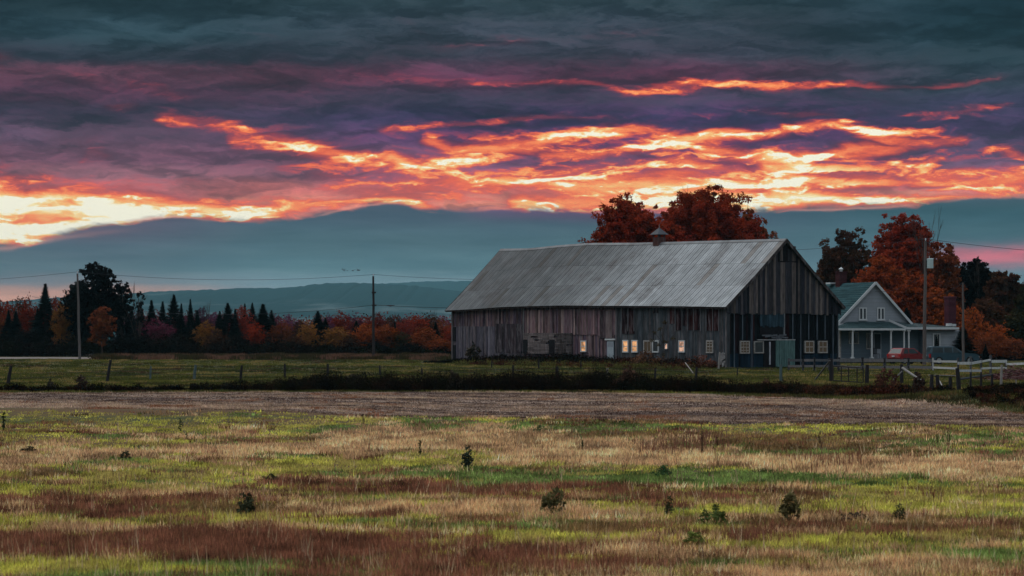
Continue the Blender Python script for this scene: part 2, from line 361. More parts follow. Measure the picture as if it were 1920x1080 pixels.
# ---------------------------------------------------------------- materials
def mat(name, col=(.5, .5, .5), rough=.8, metal=0.0, spec=.04, tone=False, objcol=False, var=.25, vscale=3.0, stretch=(1, 1, 1), bump=0.0, bscale=20.0, trans=0.0,
        emit=None, estr=0.0, stain=None, stain_amt=.5, stain_scale=.4, alpha=None):
    m = bpy.data.materials.new(name); m.use_nodes = True
    n = NT(m.node_tree)
    out = n.node('ShaderNodeOutputMaterial'); b = n.node('ShaderNodeBsdfPrincipled')
    n.t.links.new(b.outputs[0], out.inputs[0])
    tc = n.node('ShaderNodeTexCoord'); mp = n.node('ShaderNodeMapping')
    n.t.links.new(tc.outputs['Object'], mp.inputs[0]); mp.inputs['Scale'].default_value = stretch
    vec = V(n, mp.outputs[0])
    c = (*col, 1)
    nz = n.noise(vec, vscale, 5, .6)
    cc = n.mix(1.0, (1, 1, 1), n.ramp(nz, [(.25, (1 - var,) * 3), (.75, (1 + var,) * 3)]), 'MULTIPLY')
    cc = n.mix(1.0, cc, col, 'MULTIPLY')
    if tone:
        a = n.node('ShaderNodeAttribute', attribute_name='tone')
        cc = n.mix(1.0, cc, V(n, a.outputs['Color']), 'MULTIPLY')
    if objcol:
        a = n.node('ShaderNodeObjectInfo')
        cc = n.mix(1.0, cc, V(n, a.outputs['Color']), 'MULTIPLY')
    if stain is not None:
        sn = n.noise(vec, stain_scale, 6, .65, .5)
        cc = n.mix(n.smooth(sn, .48, .68) * stain_amt, cc, stain)
    n.put(b.inputs['Base Color'], cc)
    b.inputs['Roughness'].default_value = rough; b.inputs['Metallic'].default_value = metal
    b.inputs['Specular IOR Level'].default_value = spec
    if bump > 0:
        bm = n.node('ShaderNodeBump'); bm.inputs['Strength'].default_value = bump; bm.inputs['Distance'].default_value = .02
        n.put(bm.inputs['Height'], n.noise(vec, bscale, 4, .6)); n.t.links.new(bm.outputs[0], b.inputs['Normal'])
    if emit is not None and estr > .2:
        gl = n.noise(vec, 2.2, 3, .6, .6)
        n.put(b.inputs['Emission Color'], n.mix(1.0, emit, n.ramp(gl, [(.36, (.22, .16, .12)), (.5, (.8, .75, .7)), (.62, (1.3, 1.25, 1.15))]), 'MULTIPLY')); b.inputs['Emission Strength'].default_value = estr
    elif emit is not None:
        b.inputs['Emission Color'].default_value = (*emit, 1); b.inputs['Emission Strength'].default_value = estr
    if trans > 0:
        tr = n.node('ShaderNodeBsdfTranslucent'); n.put(tr.inputs[0], cc)
        mx = n.node('ShaderNodeMixShader'); mx.inputs[0].default_value = trans
        n.t.links.new(b.outputs[0], mx.inputs[1]); n.t.links.new(tr.outputs[0], mx.inputs[2]); n.t.links.new(mx.outputs[0], out.inputs[0])
    return m

# ---------------------------------------------------------------- ground, hills, track
def ground_material():
    m = bpy.data.materials.new('ground'); m.use_nodes = True
    n = NT(m.node_tree)
    out = n.node('ShaderNodeOutputMaterial'); b = n.node('ShaderNodeBsdfPrincipled'); n.t.links.new(b.outputs[0], out.inputs[0])
    g = n.node('ShaderNodeNewGeometry'); x, y, z = n.sep(V(n, g.outputs['Position']))
    big = n.noise(n.xyz(x * .05, y * .16, 0), 1, 5, .6, .3)
    fine = n.noise(n.xyz(x * 1.2, y * 1.2, 1), 1, 5, .65)
    field = n.ramp(big, [(.3, (.045, .022, .014)), (.45, (.08, .05, .025)), (.6, (.05, .05, .016)), (.75, (.03, .04, .014))])
    # stubble strip, rows running obliquely
    rr = (x * .52 + y * .854)
    row = n.noise(n.xyz(x * .03 + y * -.02, rr * .55, 4), 1, 6, .65, .2)
    stub = n.ramp(row, [(.34, (.04, .025, .022)), (.46, (.10, .07, .055)), (.58, (.18, .13, .10)), (.72, (.25, .18, .135))])
    past = n.ramp(n.noise(n.xyz(x * .06, y * .05, 7), 1, 5, .6, .3), [(.3, (.018, .02, .008)), (.5, (.04, .042, .012)), (.7, (.075, .06, .02))])
    near_edge = n.smooth(x * .612 + y + (big - .5) * 3.0, 83.6, 84.6)
    fy = n.curve(x, [(-40, 118.5), (-25, 118.7), (0, 120.8), (13.3, 111), (19, 89), (24, 80), (60, 70)], -60, 60, 200.0)
    far_edge = n.smooth(y - fy + (fine - .5) * 2.0, -.8, .8)
    c = n.mix(near_edge, field, stub)
    c = n.mix(far_edge, c, past)
    c = n.mix(n.smooth(y, 288.0, 300.0), c, (.016, .012, .008))
    far = n.ramp(n.noise(n.xyz(x * .004, y * .002, 3), 1, 4, .6), [(.4, (.02, .035, .025)), (.6, (.09, .10, .07))])
    c = n.mix(n.smooth(y, 700.0, 1300.0), c, far)
    c = n.mix(1.0, c, n.ramp(fine, [(.25, (.7,) * 3), (.75, (1.3,) * 3)]), 'MULTIPLY')
    n.put(b.inputs['Base Color'], c); b.inputs['Roughness'].default_value = .95; b.inputs['Specular IOR Level'].default_value = .1
    bm = n.node('ShaderNodeBump'); bm.inputs['Strength'].default_value = .6; bm.inputs['Distance'].default_value = .06
    n.put(bm.inputs['Height'], fine); n.t.links.new(bm.outputs[0], b.inputs['Normal'])
    return m
def gz(x, y):
    """gentle relief: low swells in the field, a raised bank at the right"""
    x, y = np.asarray(x, float), np.asarray(y, float)
    z = (fbm(x * .12 + 40, y * .10 + 40, 3) - .5) * .30 * np.clip((y - 20) / 15, 0, 1) * np.clip((125 - y) / 30, 0, 1)
    bank = np.exp(-((x - 21.5) / 5.5) ** 2 - ((y - 101) / 7.5) ** 2) * .55
    ditch = -.35 * np.exp(-((y - (126.5 - np.clip(x - 8, 0, 20) * .9)) / 2.2) ** 2) * (x < 17)
    return z + bank + ditch
def build_ground():
    xs = np.concatenate([np.array([-12000, -6000, -3000, -1500, -700, -300, -150, -90]), np.arange(-60, 60.1, .8), np.array([90, 150, 300, 700, 1500, 3000, 6000, 12000])])
    ys = np.concatenate([np.array([-500, -100, 0, 10]), np.arange(18, 160, .8), np.arange(165, 330, 10), np.array([360, 420, 520, 700, 1000, 1500, 2200, 3200, 5000, 8000, 12000])])
    X, Y = np.meshgrid(xs, ys)
    Z = gz(X, Y)
    vs = np.stack([X, Y, Z], -1).reshape(-1, 3); nx = len(xs)
    f = [(j * nx + i, j * nx + i + 1, (j + 1) * nx + i + 1, (j + 1) * nx + i) for j in range(len(ys) - 1) for i in range(nx - 1)]
    me = bpy.data.meshes.new('ground'); me.from_pydata([tuple(v) for v in vs], [], f)
    me.polygons.foreach_set('use_smooth', [True] * len(f))
    me.materials.append(ground_material()); o = bpy.data.objects.new('ground', me); COL.objects.link(o)
    tag(o, kind='structure')
build_ground()

def build_hills(name, prof, y0, y1, seed, colr):
    m = bpy.data.materials.new(name); m.use_nodes = True
    n = NT(m.node_tree); out = n.node('ShaderNodeOutputMaterial'); b = n.node('ShaderNodeBsdfPrincipled'); n.t.links.new(b.outputs[0], out.inputs[0])
    g = n.node('ShaderNodeNewGeometry'); x, y, z = n.sep(V(n, g.outputs['Position']))
    a = n.noise(n.xyz(x * .004, y * .0015, z * .02 + seed), 1, 5, .6)
    c = n.mix(n.smooth(a - z * .0022, .40, .56), colr, (.11, .15, .16))  # low slopes paler: mist put into the colour along with field patches
    c = n.mix(n.noise(n.xyz(x * .03, y * .01, z * .06), 1, 4, .7), c, (.02, .03, .03))
    n.put(b.inputs['Base Color'], c); b.inputs['Roughness'].default_value = 1.0; b.inputs['Specular IOR Level'].default_value = 0
    px = np.arange(-900, 2901, 7.0)
    crest = np.interp(px, [p[0] for p in prof], [p[1] for p in prof])
    hz = (HY - crest) * y1 / F + H
    hz = hz + (np.random.default_rng(seed).random(len(px)) - .5) * 3.0
    X = (px - CX) * y1 / F
    rows, f = [], []
    K = 15
    for k in range(K):
        t = k / (K - 2)
        if k < K - 1:
            yy = y0 + (y1 - y0) * t; zz = hz * (t ** 1.5) + (fbm(X * .002 + seed, np.full_like(X, yy * .002), 3) - .5) * 40 * t * (1 - t)
        else: yy = y1 + 900; zz = hz * 0 - 3
        if k == 0: zz = hz * 0 - 3
        rows.append(np.stack([X * (yy / y1) ** .35, np.full_like(X, yy), zz], -1))
    vs = np.concatenate(rows); nx = len(px)
    f = [(j * nx + i, j * nx + i + 1, (j + 1) * nx + i + 1, (j + 1) * nx + i) for j in range(K - 1) for i in range(nx - 1)]
    me = bpy.data.meshes.new(name); me.from_pydata([tuple(v) for v in vs], [], f); me.materials.append(m)
    o = bpy.data.objects.new(name, me); COL.objects.link(o); tag(o, kind='structure')
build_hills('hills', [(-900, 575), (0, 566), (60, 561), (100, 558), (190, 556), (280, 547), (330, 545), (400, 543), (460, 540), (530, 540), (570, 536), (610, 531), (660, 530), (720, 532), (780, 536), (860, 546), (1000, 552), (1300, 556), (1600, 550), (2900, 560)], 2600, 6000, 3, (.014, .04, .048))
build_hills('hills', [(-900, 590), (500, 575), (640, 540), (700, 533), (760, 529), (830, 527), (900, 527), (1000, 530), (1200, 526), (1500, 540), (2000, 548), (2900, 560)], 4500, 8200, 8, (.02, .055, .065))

# pale farm track crossing behind the pasture at the left
mtrack = mat('track', (.15, .13, .125), .95, var=.2, vscale=.6)
mb = MB()
xs = np.linspace(-140, -16, 60)
for i in range(59):
    a, b2 = xs[i], xs[i + 1]
    ya, yb = 281 - (a + 60) * .02 + math.sin(a * .05) * 2, 281 - (b2 + 60) * .02 + math.sin(b2 * .05) * 2
    wa, wb = (8.5 * min(1, (-16 - a) / 26), 8.5 * min(1, (-16 - b2) / 26))
    mb.face([(a, ya - wa, .008), (b2, yb - wb, .008), (b2, yb + wb, .008), (a, ya + wa, .008)])
tag(mb.build('track', mtrack), kind='structure')

# ---------------------------------------------------------------- shared materials
M = {}
M['board'] = mat('weathered_board', (1, 1, 1), .92, tone=True, var=.55, vscale=1.8, stretch=(3, 3, .6), bump=.4, bscale=12, stain=(.19, .175, .185), stain_amt=.5, stain_scale=1.1)
M['gable'] = mat('dark_board', (1, 1, 1), .92, tone=True, var=.5, vscale=1.8, stretch=(3, 3, .6), bump=.4, bscale=12)
M['roof'] = mat('galvanised_roof', (1, 1, 1), .6, metal=0, spec=.08, tone=True, var=.3, vscale=1.0, stretch=(1, 1, 1), stain=(.055, .045, .042), stain_amt=.5, stain_scale=.35, bump=.2, bscale=3)
M['tonedpaint'] = mat('painted_wood', (1, 1, 1), .7, tone=True, var=.14, vscale=3)
M['white'] = mat('white_paint', (.42, .45, .46), .6, var=.12, vscale=4)
M['oldwhite'] = mat('flaking_white_paint', (.26, .255, .245), .85, var=.35, vscale=8, stain=(.12, .10, .08), stain_amt=.6, stain_scale=3)
M['dark'] = mat('dark_interior', (.012, .011, .013), .95)
M['glass'] = mat('window_glass', (.03, .035, .04), .08, spec=.6)
M['lit'] = mat('sky_glow_pane', (.3, .2, .1), .4, emit=(1.0, .50, .24), estr=.62)  # these three panes: sunset sky seen through the barn, put in as emission
M['skyglow_pale'] = mat('pale_sky_glow_pane', (.3, .2, .15), .4, emit=(1.0, .60, .44), estr=.52)
M['skyglow_dim'] = mat('dim_sky_glow_pane', (.03, .028, .025), .3, emit=(.9, .62, .35), estr=.03)
M['brick'] = mat('brick', (.06, .026, .03), .9, tone=True, var=.3, vscale=6)
M['shingle'] = mat('roof_shingles', (1, 1, 1), .9, tone=True, var=.25, vscale=5)
M['siding'] = mat('siding', (1, 1, 1), .75, tone=True, var=.08, vscale=2)
M['pole'] = mat('pole_wood', (1, 1, 1), .9, tone=True, var=.35, vscale=2, stretch=(6, 6, .6), bump=.3)
M['wood'] = mat('grey_wood', (1, 1, 1), .9, tone=True, var=.3, vscale=4, stretch=(3, 3, 1), bump=.3)
M['metal'] = mat('dull_metal', (.30, .33, .34), .45, metal=.6, var=.2)
M['wire'] = mat('cable', (.03, .03, .035), .6)
M['darkmetal'] = mat('rusty_dark_metal', (.035, .03, .03), .7, metal=.3, var=.3)
M['red'] = mat('red_car_paint', (.16, .010, .012), .5, spec=.35, var=.08)
M['blue'] = mat('dark_blue_car_paint', (.022, .055, .075), .35, spec=.4, var=.08)
M['carglass'] = mat('car_glass', (.012, .022, .026), .3, spec=.22)
M['rubber'] = mat('rubber', (.02, .02, .02), .9)
M['taillight'] = mat('tail_light', (.35, .02, .02), .3)
M['plate'] = mat('number_plate', (.45, .45, .47), .5)
M['bark'] = mat('bark', (.055, .042, .036), .95, var=.35, vscale=3, stretch=(3, 3, 1), bump=.4)
M['leaf'] = mat('leaves', (1, 1, 1), .8, spec=.03, tone=True, objcol=True, var=.3, vscale=.35, trans=.35)
M['grass'] = mat('grass', (1, 1, 1), .85, spec=.05, tone=True, var=.12, vscale=.8, trans=.2)
M['weed'] = mat('weeds', (1, 1, 1), .85, spec=.0, tone=True, var=.15, vscale=1.0, trans=.15)

# ---------------------------------------------------------------- the barn
BN = Vector((18.14, 202.0, 0)); BA = Vector((.826, .563, 0)); BB = Vector((-.563, .826, 0)); BW, BL = 12.24, 42.7
barn = empty('old_barn', BN, math.atan2(.563, .826), 'long weathered grey plank barn with a sagging metal roof', 'barn')
def side_s(px, off=0.0):
    """distance along the long wall for a photo column"""
    k = (px - CX) / F; o = BN - BA * off
    return (k * o.y - o.x) / (BB.x - k * BB.y)
def side_z(py, s): return H - (py - HY) * (BN.y + BB.y * s) / F
def gab_s(px):
    k = (px - CX) / F
    return (k * BN.y - BN.x) / (BA.x - k * BA.y)
def gab_z(py, s): return H - (py - HY) * (BN.y + BA.y * s) / F
EAVE = [(-1, 5.1), (0, 5.1), (6, 5.22), (12, 5.30), (18, 5.36), (23, 5.44), (29, 5.42), (33, 5.38), (38, 5.22), (44, 5.10)]
RIDGE = [(-1, 10.92), (0, 10.92), (6, 11.0), (12, 11.08), (21, 11.22), (28, 11.42), (33, 11.36), (38, 11.2), (44, 11.32)]
ev = lambda s: float(np.interp(s, [p[0] for p in EAVE], [p[1] for p in EAVE]))
rg = lambda s: float(np.interp(s, [p[0] for p in RIDGE], [p[1] for p in RIDGE]))

# long wall (faces -x in barn space): courses of boards, later rectangles stand a little prouder
def board_run(mb, s0, s1, z0, z1, w, pal, proud, jit=.35, gap=.012, ragz=0.0, missing=0.0):
    s = s0; k = 0
    while s < s1 - .02:
        ww = min(w * rnd.uniform(.8, 1.25), s1 - s)
        base = pal[rnd.randrange(len(pal))]; t = rnd.uniform(1 - jit, 1 + jit) * (1.6 if rnd.random() < .07 else 1) * (.45 if rnd.random() < .08 else 1)
        if rnd.random() >= missing:
            top = z1(s + ww / 2) if callable(z1) else z1
            d = proud + rnd.uniform(0, .022)
            mb.box((-d, s + gap, z0 - rnd.uniform(0, ragz)), (.0, s + ww - gap, top - rnd.uniform(0, ragz)), tuple(c * t for c in base))
        s += ww; k += 1
PUR = [tuple(v * {'PUR': .62, 'PINK': .72, 'GRB': .62}['PUR'] for v in c) for c in [(.15, .095, .105), (.11, .08, .11), (.19, .13, .135), (.085, .06, .085), (.15, .10, .10)]]
PINK = [tuple(v * {'PUR': .62, 'PINK': .72, 'GRB': .62}['PINK'] for v in c) for c in [(.23, .145, .155), (.175, .11, .13), (.27, .19, .18), (.12, .075, .09), (.22, .15, .145)]]
GRB = [tuple(v * {'PUR': .62, 'PINK': .72, 'GRB': .62}['GRB'] for v in c) for c in [(.115, .13, .145), (.095, .115, .13), (.14, .14, .14), (.10, .12, .14), (.13, .12, .125)]]
REDB = [(.022, .007, .008), (.03, .010, .010), (.014, .007, .009)]
top = lambda s: ev(s) - .12
mb = MB()
sx = side_s
sM = sx(1157)
board_run(mb, sM, BL, 0, top, .24, PUR, .03, .5, .010, 0)
board_run(mb, sx(983), sx(848) - .05, 0, lambda s: side_z(612, s), .24, [(.085, .08, .095), (.10, .085, .095), (.055, .05, .065)], .07, .3)
board_run(mb, sx(983), sx(930), side_z(634, 32) - 1.4, lambda s: side_z(607, s), .22, [(.045, .033, .038), (.034, .028, .034)], .10, .3)
board_run(mb, sM, sx(983), side_z(627, 22), lambda s: top(s) - .15, .26, PINK, .09, .5, .012, .12, .05)
board_run(mb, sx(1150), sx(1126), side_z(634, 16), lambda s: top(s) - .3, .2, [(.05, .035, .04), (.13, .10, .10)], .13, .4)
mb.build('board_wall', M['board'], barn)
mb = MB()
board_run(mb, 0, sM, .0, top, .36, GRB, .055, .3, .003, 0)
s = 0.02
while s < sM - .05:      # standing ribs of the sheet cladding
    t = rnd.uniform(.7, 1.15); b0 = GRB[rnd.randrange(5)]
    mb.box((-.105, s, .0), (-.05, s + .035, top(s) - .01), tuple(c * t for c in b0)); s += .18
mb.build('sheet_cladding', M['board'], barn)
for a, b, y0, y1 in ((1169, 1179.5, 582, 626), (1181, 1191, 582, 626), (1257.5, 1267, 584, 607), (1270, 1280, 584, 619), (1283, 1291, 584, 611), (1292.5, 1302, 584, 619), (1304, 1315, 584, 619), (1327.5, 1338, 584, 620), (1340, 1350, 584, 620), (1227, 1236, 579, 587)):
    s1, s0 = sx(a), sx(b); sm = (s0 + s1) / 2
    mb = MB(); board_run(mb, s0, s1, side_z(y1, sm), lambda q: top(q) - .06, .3, REDB, .13, .2); mb.build('bare_panel', M['board'], barn)
# battens between the bare panels
for px in (1168, 1180, 1191.5, 1268.5, 1281.5, 1291.5, 1303, 1316, 1326.5, 1339, 1350.5):
    mb = MB(); q = sx(px); mb.box((-.175, q - .04, side_z(621, q)), (-.05, q + .04, top(q) - .02), (.10, .105, .115)); mb.build('batten', M['board'], barn)
for px in (850, 984, 1157.5, 1363.6):
    mb = MB(); q = sx(px); mb.box((-.16, q - .09, 0), (-.0, q + .09, top(q) - .02), (.10, .095, .10)); mb.build('corner_board', M['board'], barn)
# clapboard patch and stone footing
mb = MB()
s1, s0 = sx(984), sx(1075)
z = side_z(664, 22)
while z < side_z(626, 22):
    q = s0
    while q < s1:
        w = rnd.uniform(.5, 1.4); e = min(q + w, s1)
        lightp = 1 if e > sx(1040) else .45
        t = rnd.uniform(.6, 1.25) * lightp
        if rnd.random() > .06: mb.box((-.16 - rnd.uniform(0, .03), q, z + .01), (-.06, e - .02, z + .135), (.13 * t, .11 * t, .108 * t))
        q = e
    z += .15
mb.build('clapboard_patch', M['board'], barn)
mb = MB()
for k in range(60):
    q = rnd.uniform(.05, .75); z = rnd.uniform(.1, 1.35) * (1 - .3 * q); r = rnd.uniform(.08, .15)
    mb.box((-.15 - r * .5, q, z), (-.08, q + r * 1.6, z + r), (.17 * rnd.uniform(.6, 1.3),) * 3)
mb.build('stone_corner', M['board'], barn)
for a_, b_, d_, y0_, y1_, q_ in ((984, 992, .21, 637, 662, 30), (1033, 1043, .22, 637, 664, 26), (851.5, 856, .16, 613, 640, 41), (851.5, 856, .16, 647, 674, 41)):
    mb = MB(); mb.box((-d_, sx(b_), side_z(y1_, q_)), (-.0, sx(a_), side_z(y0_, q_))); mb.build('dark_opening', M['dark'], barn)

def window(mb_parent, axis, s0, s1, z0, z1, paneM, fr='white', nx=1, nz=1, fw=.09, off=.14, label=None, broken=False):
    """axis 0: long wall (facing -x); axis 1: gable wall (facing -y)"""
    def bx(m, a0, a1, b0, b1, d0, d1, col=(1, 1, 1)):
        if axis == 0: m.box((-d1, a0, b0), (-d0, a1, b1), col)
        else: m.box((a0, -d1, b0), (a1, -d0, b1), col)
    m = MB()
    bx(m, s0, s1, z1 - fw, z1, .0, off); bx(m, s0, s1, z0, z0 + fw, .0, off + .02)
    bx(m, s0, s0 + fw, z0 + fw, z1 - fw, .0, off); bx(m, s1 - fw, s1, z0 + fw, z1 - fw, .0, off)
    w = window_obj = m.build('window', M[fr], mb_parent)
    if label: w['label'] = label
    m = MB(); bx(m, s0 + fw, s1 - fw, z0 + fw, z1 - fw, .0, off - .035); m.build('pane', M[paneM], w)
    if nx > 1 or nz > 1:
        m = MB(); t = .022
        for k in range(1, nx):
            c = s0 + (s1 - s0) * k / nx; bx(m, c - t, c + t, z0 + fw, z1 - fw, off - .035, off - .012)
        for k in range(1, nz):
            c = z0 + (z1 - z0) * k / nz; tt = t * (1.6 if k == nz // 2 else 1); bx(m, s0 + fw, s1 - fw, c - tt, c + tt, off - .035, off - .010)
        m.build('muntin', M[fr], w)
    return w
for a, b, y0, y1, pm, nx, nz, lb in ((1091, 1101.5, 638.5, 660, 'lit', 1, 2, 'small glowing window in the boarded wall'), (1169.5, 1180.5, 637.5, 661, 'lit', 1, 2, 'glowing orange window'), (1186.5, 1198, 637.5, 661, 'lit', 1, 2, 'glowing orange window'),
                                (1209, 1224, 638, 661, 'skyglow_dim', 2, 1, None), (1225.5, 1237.5, 638, 661, 'glass', 1, 1, None), (1249, 1254, 644, 654.5, 'skyglow_pale', 1, 1, 'tiny glowing window'),
                                (1274.5, 1286.5, 638, 661, 'skyglow_pale', 1, 2, 'pale glowing window'), (1326.5, 1339.5, 638, 662, 'skyglow_dim', 2, 4, 'dim window with many small panes')):
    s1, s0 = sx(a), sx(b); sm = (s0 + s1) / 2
    window(barn, 0, s0, s1, side_z(y1, sm), side_z(y0, sm), pm, 'oldwhite' if pm == 'skyglow_dim' else 'white', nx, nz, .11 if b - a > 6 else .04, .17, lb)
# white service door with its lintel
s1, s0 = sx(1141.5), sx(1153.5); sm = (s0 + s1) / 2
mb = MB(); mb.box((-.19, s0, .35), (-.10, s1, side_z(640, sm)), (.26, .31, .34)); mb.box((-.20, s0 + .1, 1.7), (-.185, s1 - .1, 2.1), (.2, .23, .26))
d = mb.build('door', M['tonedpaint'], barn); d['label'] = 'pale painted service door'
mb = MB(); mb.box((-.24, s0 - .25, side_z(638, sm)), (-.08, s1 + .3, side_z(635, sm)), (.42, .45, .46)); mb.build('lintel', M['tonedpaint'], d)

# gable wall (faces -y): dark lower wall with pale battens, upper gable boards hung proud of it
gs = gab_s
mb = MB(); x = 0.0
while x < BW - .01:
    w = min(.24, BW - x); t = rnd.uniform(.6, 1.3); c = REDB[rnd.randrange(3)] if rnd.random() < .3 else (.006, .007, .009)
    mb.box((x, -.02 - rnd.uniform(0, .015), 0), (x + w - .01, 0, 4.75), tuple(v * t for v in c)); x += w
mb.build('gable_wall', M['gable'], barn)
for a, b in ((1365, 1375), (1377, 1384), (1387, 1407), (1412, 1430), (1508, 1552), (1556, 1570)):
    x = gs(a); mb = MB()
    while x < gs(b) - .05:
        t = rnd.uniform(.6, 1.3); mb.box((x, -.05, .0), (min(x + .3, gs(b)), -.03, gab_z(662 if b < 1500 else 663, 3) - rnd.uniform(0, .1)), (.009 * t, .019 * t, .032 * t)); x += .3
    mb.build('blue_skirting', M['gable'], barn)
for i, px in enumerate((1376, 1391.5, 1407.5, 1485.5, 1500.5, 1515.5, 1531, 1546, 1561)):
    zb = gab_z(637, 3) if px in (1391.5, 1515.5, 1531, 1546) else 0.0
    mb = MB(); mb.box((gs(px) - .04, -.085, zb), (gs(px) + .04, -.02, 4.7), (.07, .09, .11)); mb.build('batten', M['gable'], barn)
for a_, b_, c_ in (((gs(1408) - .10, -.13, 0), (gs(1408) + .10, -.02, 4.7), (.04, .05, .065)), ((gs(1469) - .07, -.12, gab_z(628, 6)), (gs(1469) + .07, -.02, 4.7), (.15, .165, .18)), ((-.12, -.12, 0), (.12, -.0, 4.72), (.04, .045, .05)), ((BW - .14, -.12, 0), (BW + .02, 0, 4.72), (.02, .025, .03))):
    mb = MB(); mb.box(a_, b_, c_); mb.build('corner_board', M['gable'], barn)
mb = MB(); x = -.30
while x < BW + .30:
    w = rnd.uniform(.2, .3); e = min(x + w, BW + .3); xm = (x + e) / 2
    zt = 4.98 + (10.72 - 4.98) * (1 - abs(xm - BW / 2) / (BW / 2 + .38))
    hole = gs(1455) < xm < gs(1491) and True
    zt2 = zt - .02
    t = rnd.uniform(.55, 1.3)
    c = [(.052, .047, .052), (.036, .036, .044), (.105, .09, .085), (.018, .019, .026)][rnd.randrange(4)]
    lo = 4.62 - rnd.uniform(0, .16)
    if rnd.random() < .05: t *= .25
    if hole:
        mb.box((x + .008, -.16, lo), (e - .008, -.10, gab_z(491, 6) + rnd.uniform(-.05, .05)), tuple(v * t for v in c))
        if rnd.random() < .55: mb.box((x + .008, -.15, gab_z(490, 6) + .02), (e - .008, -.10, gab_z(470, 6) + rnd.uniform(-.1, .6)), tuple(v * t * .8 for v in c))
    else:
        mb.box((x + .008, -.16 - rnd.uniform(0, .02), lo), (e - .008, -.10, zt2), tuple(v * t for v in c))
    x = e
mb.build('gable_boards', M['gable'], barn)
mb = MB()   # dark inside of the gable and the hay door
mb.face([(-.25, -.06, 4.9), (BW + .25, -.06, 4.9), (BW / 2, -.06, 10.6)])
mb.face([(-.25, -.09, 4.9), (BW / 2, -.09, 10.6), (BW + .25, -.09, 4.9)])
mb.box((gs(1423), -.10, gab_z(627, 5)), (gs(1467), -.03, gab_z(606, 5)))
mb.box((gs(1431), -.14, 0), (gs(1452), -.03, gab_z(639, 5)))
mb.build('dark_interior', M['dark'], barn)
mb = MB(); x = gs(1424)
while x < gs(1466):
    t = rnd.uniform(.6, 1.3); mb.box((x, -.13, gab_z(610, 5) - rnd.uniform(0, .2)), (x + .23, -.03, 4.7), (.022 * t, .042 * t, .058 * t)); x += .24
for k in range(9):
    x = rnd.uniform(gs(1424), gs(1460)); z = rnd.uniform(gab_z(634, 5), gab_z(627, 5)); mb.beam((x, -.15, z), (x + rnd.uniform(.4, 1.4), -.15, z + rnd.uniform(-.2, .25)), .04, .12, (.09, .10, .115))
mb.build('hay_door', M['gable'], barn)
mb = MB(); x = gs(1452); n = 0
while x < gs(1487) - .05:
    t = rnd.uniform(.85, 1.15); mb.box((x, -.22 - (.03 if n % 2 else 0), .05), (x + .13, -.15, gab_z(637.5, 5)), (.075 * t, .135 * t, .13 * t)); x += .13; n += 1
sd_ = mb.build('sliding_door', M['gable'], barn); sd_['label'] = 'pale green corrugated sliding door'
mb = MB(); mb.box((gs(1417), -.26, gab_z(638, 5)), (gs(1487) + .05, -.16, gab_z(636.4, 5)), (.3, .31, .32)); mb.build('rail', M['gable'], sd_)
mb = MB(); mb.box((gs(1440), -.2, .25), (gs(1442), -.14, gab_z(641, 5)), (.36, .38, .42)); mb.build('door_post', M['gable'], barn)
for a, b, y0, y1, nx, nz, pm in ((1386, 1404, 639, 663, 3, 4, 'skyglow_dim'), (1412, 1430, 639.5, 662.5, 1, 1, 'glass'), (1507, 1524.5, 639, 662, 2, 2, 'skyglow_dim'), (1532.5, 1549.5, 639, 662, 2, 2, 'skyglow_dim')):
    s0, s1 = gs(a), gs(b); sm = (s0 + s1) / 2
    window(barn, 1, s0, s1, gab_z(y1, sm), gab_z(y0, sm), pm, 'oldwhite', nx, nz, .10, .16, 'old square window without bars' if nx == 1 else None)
# far and back walls, floor plate
mb = MB()
mb.box((.02, BL - .05, 0), (BW, BL, 5.0), (.09, .08, .085)); mb.box((BW - .05, 0, 0), (BW, BL - .05, 5.0), (.09, .08, .085))
mb.face([(0, BL - .03, 5.0), (BW, BL - .03, 5.0), (BW / 2, BL - .03, 11.1)], (.09, .08, .085))
mb.build('back_wall', M['board'], barn)
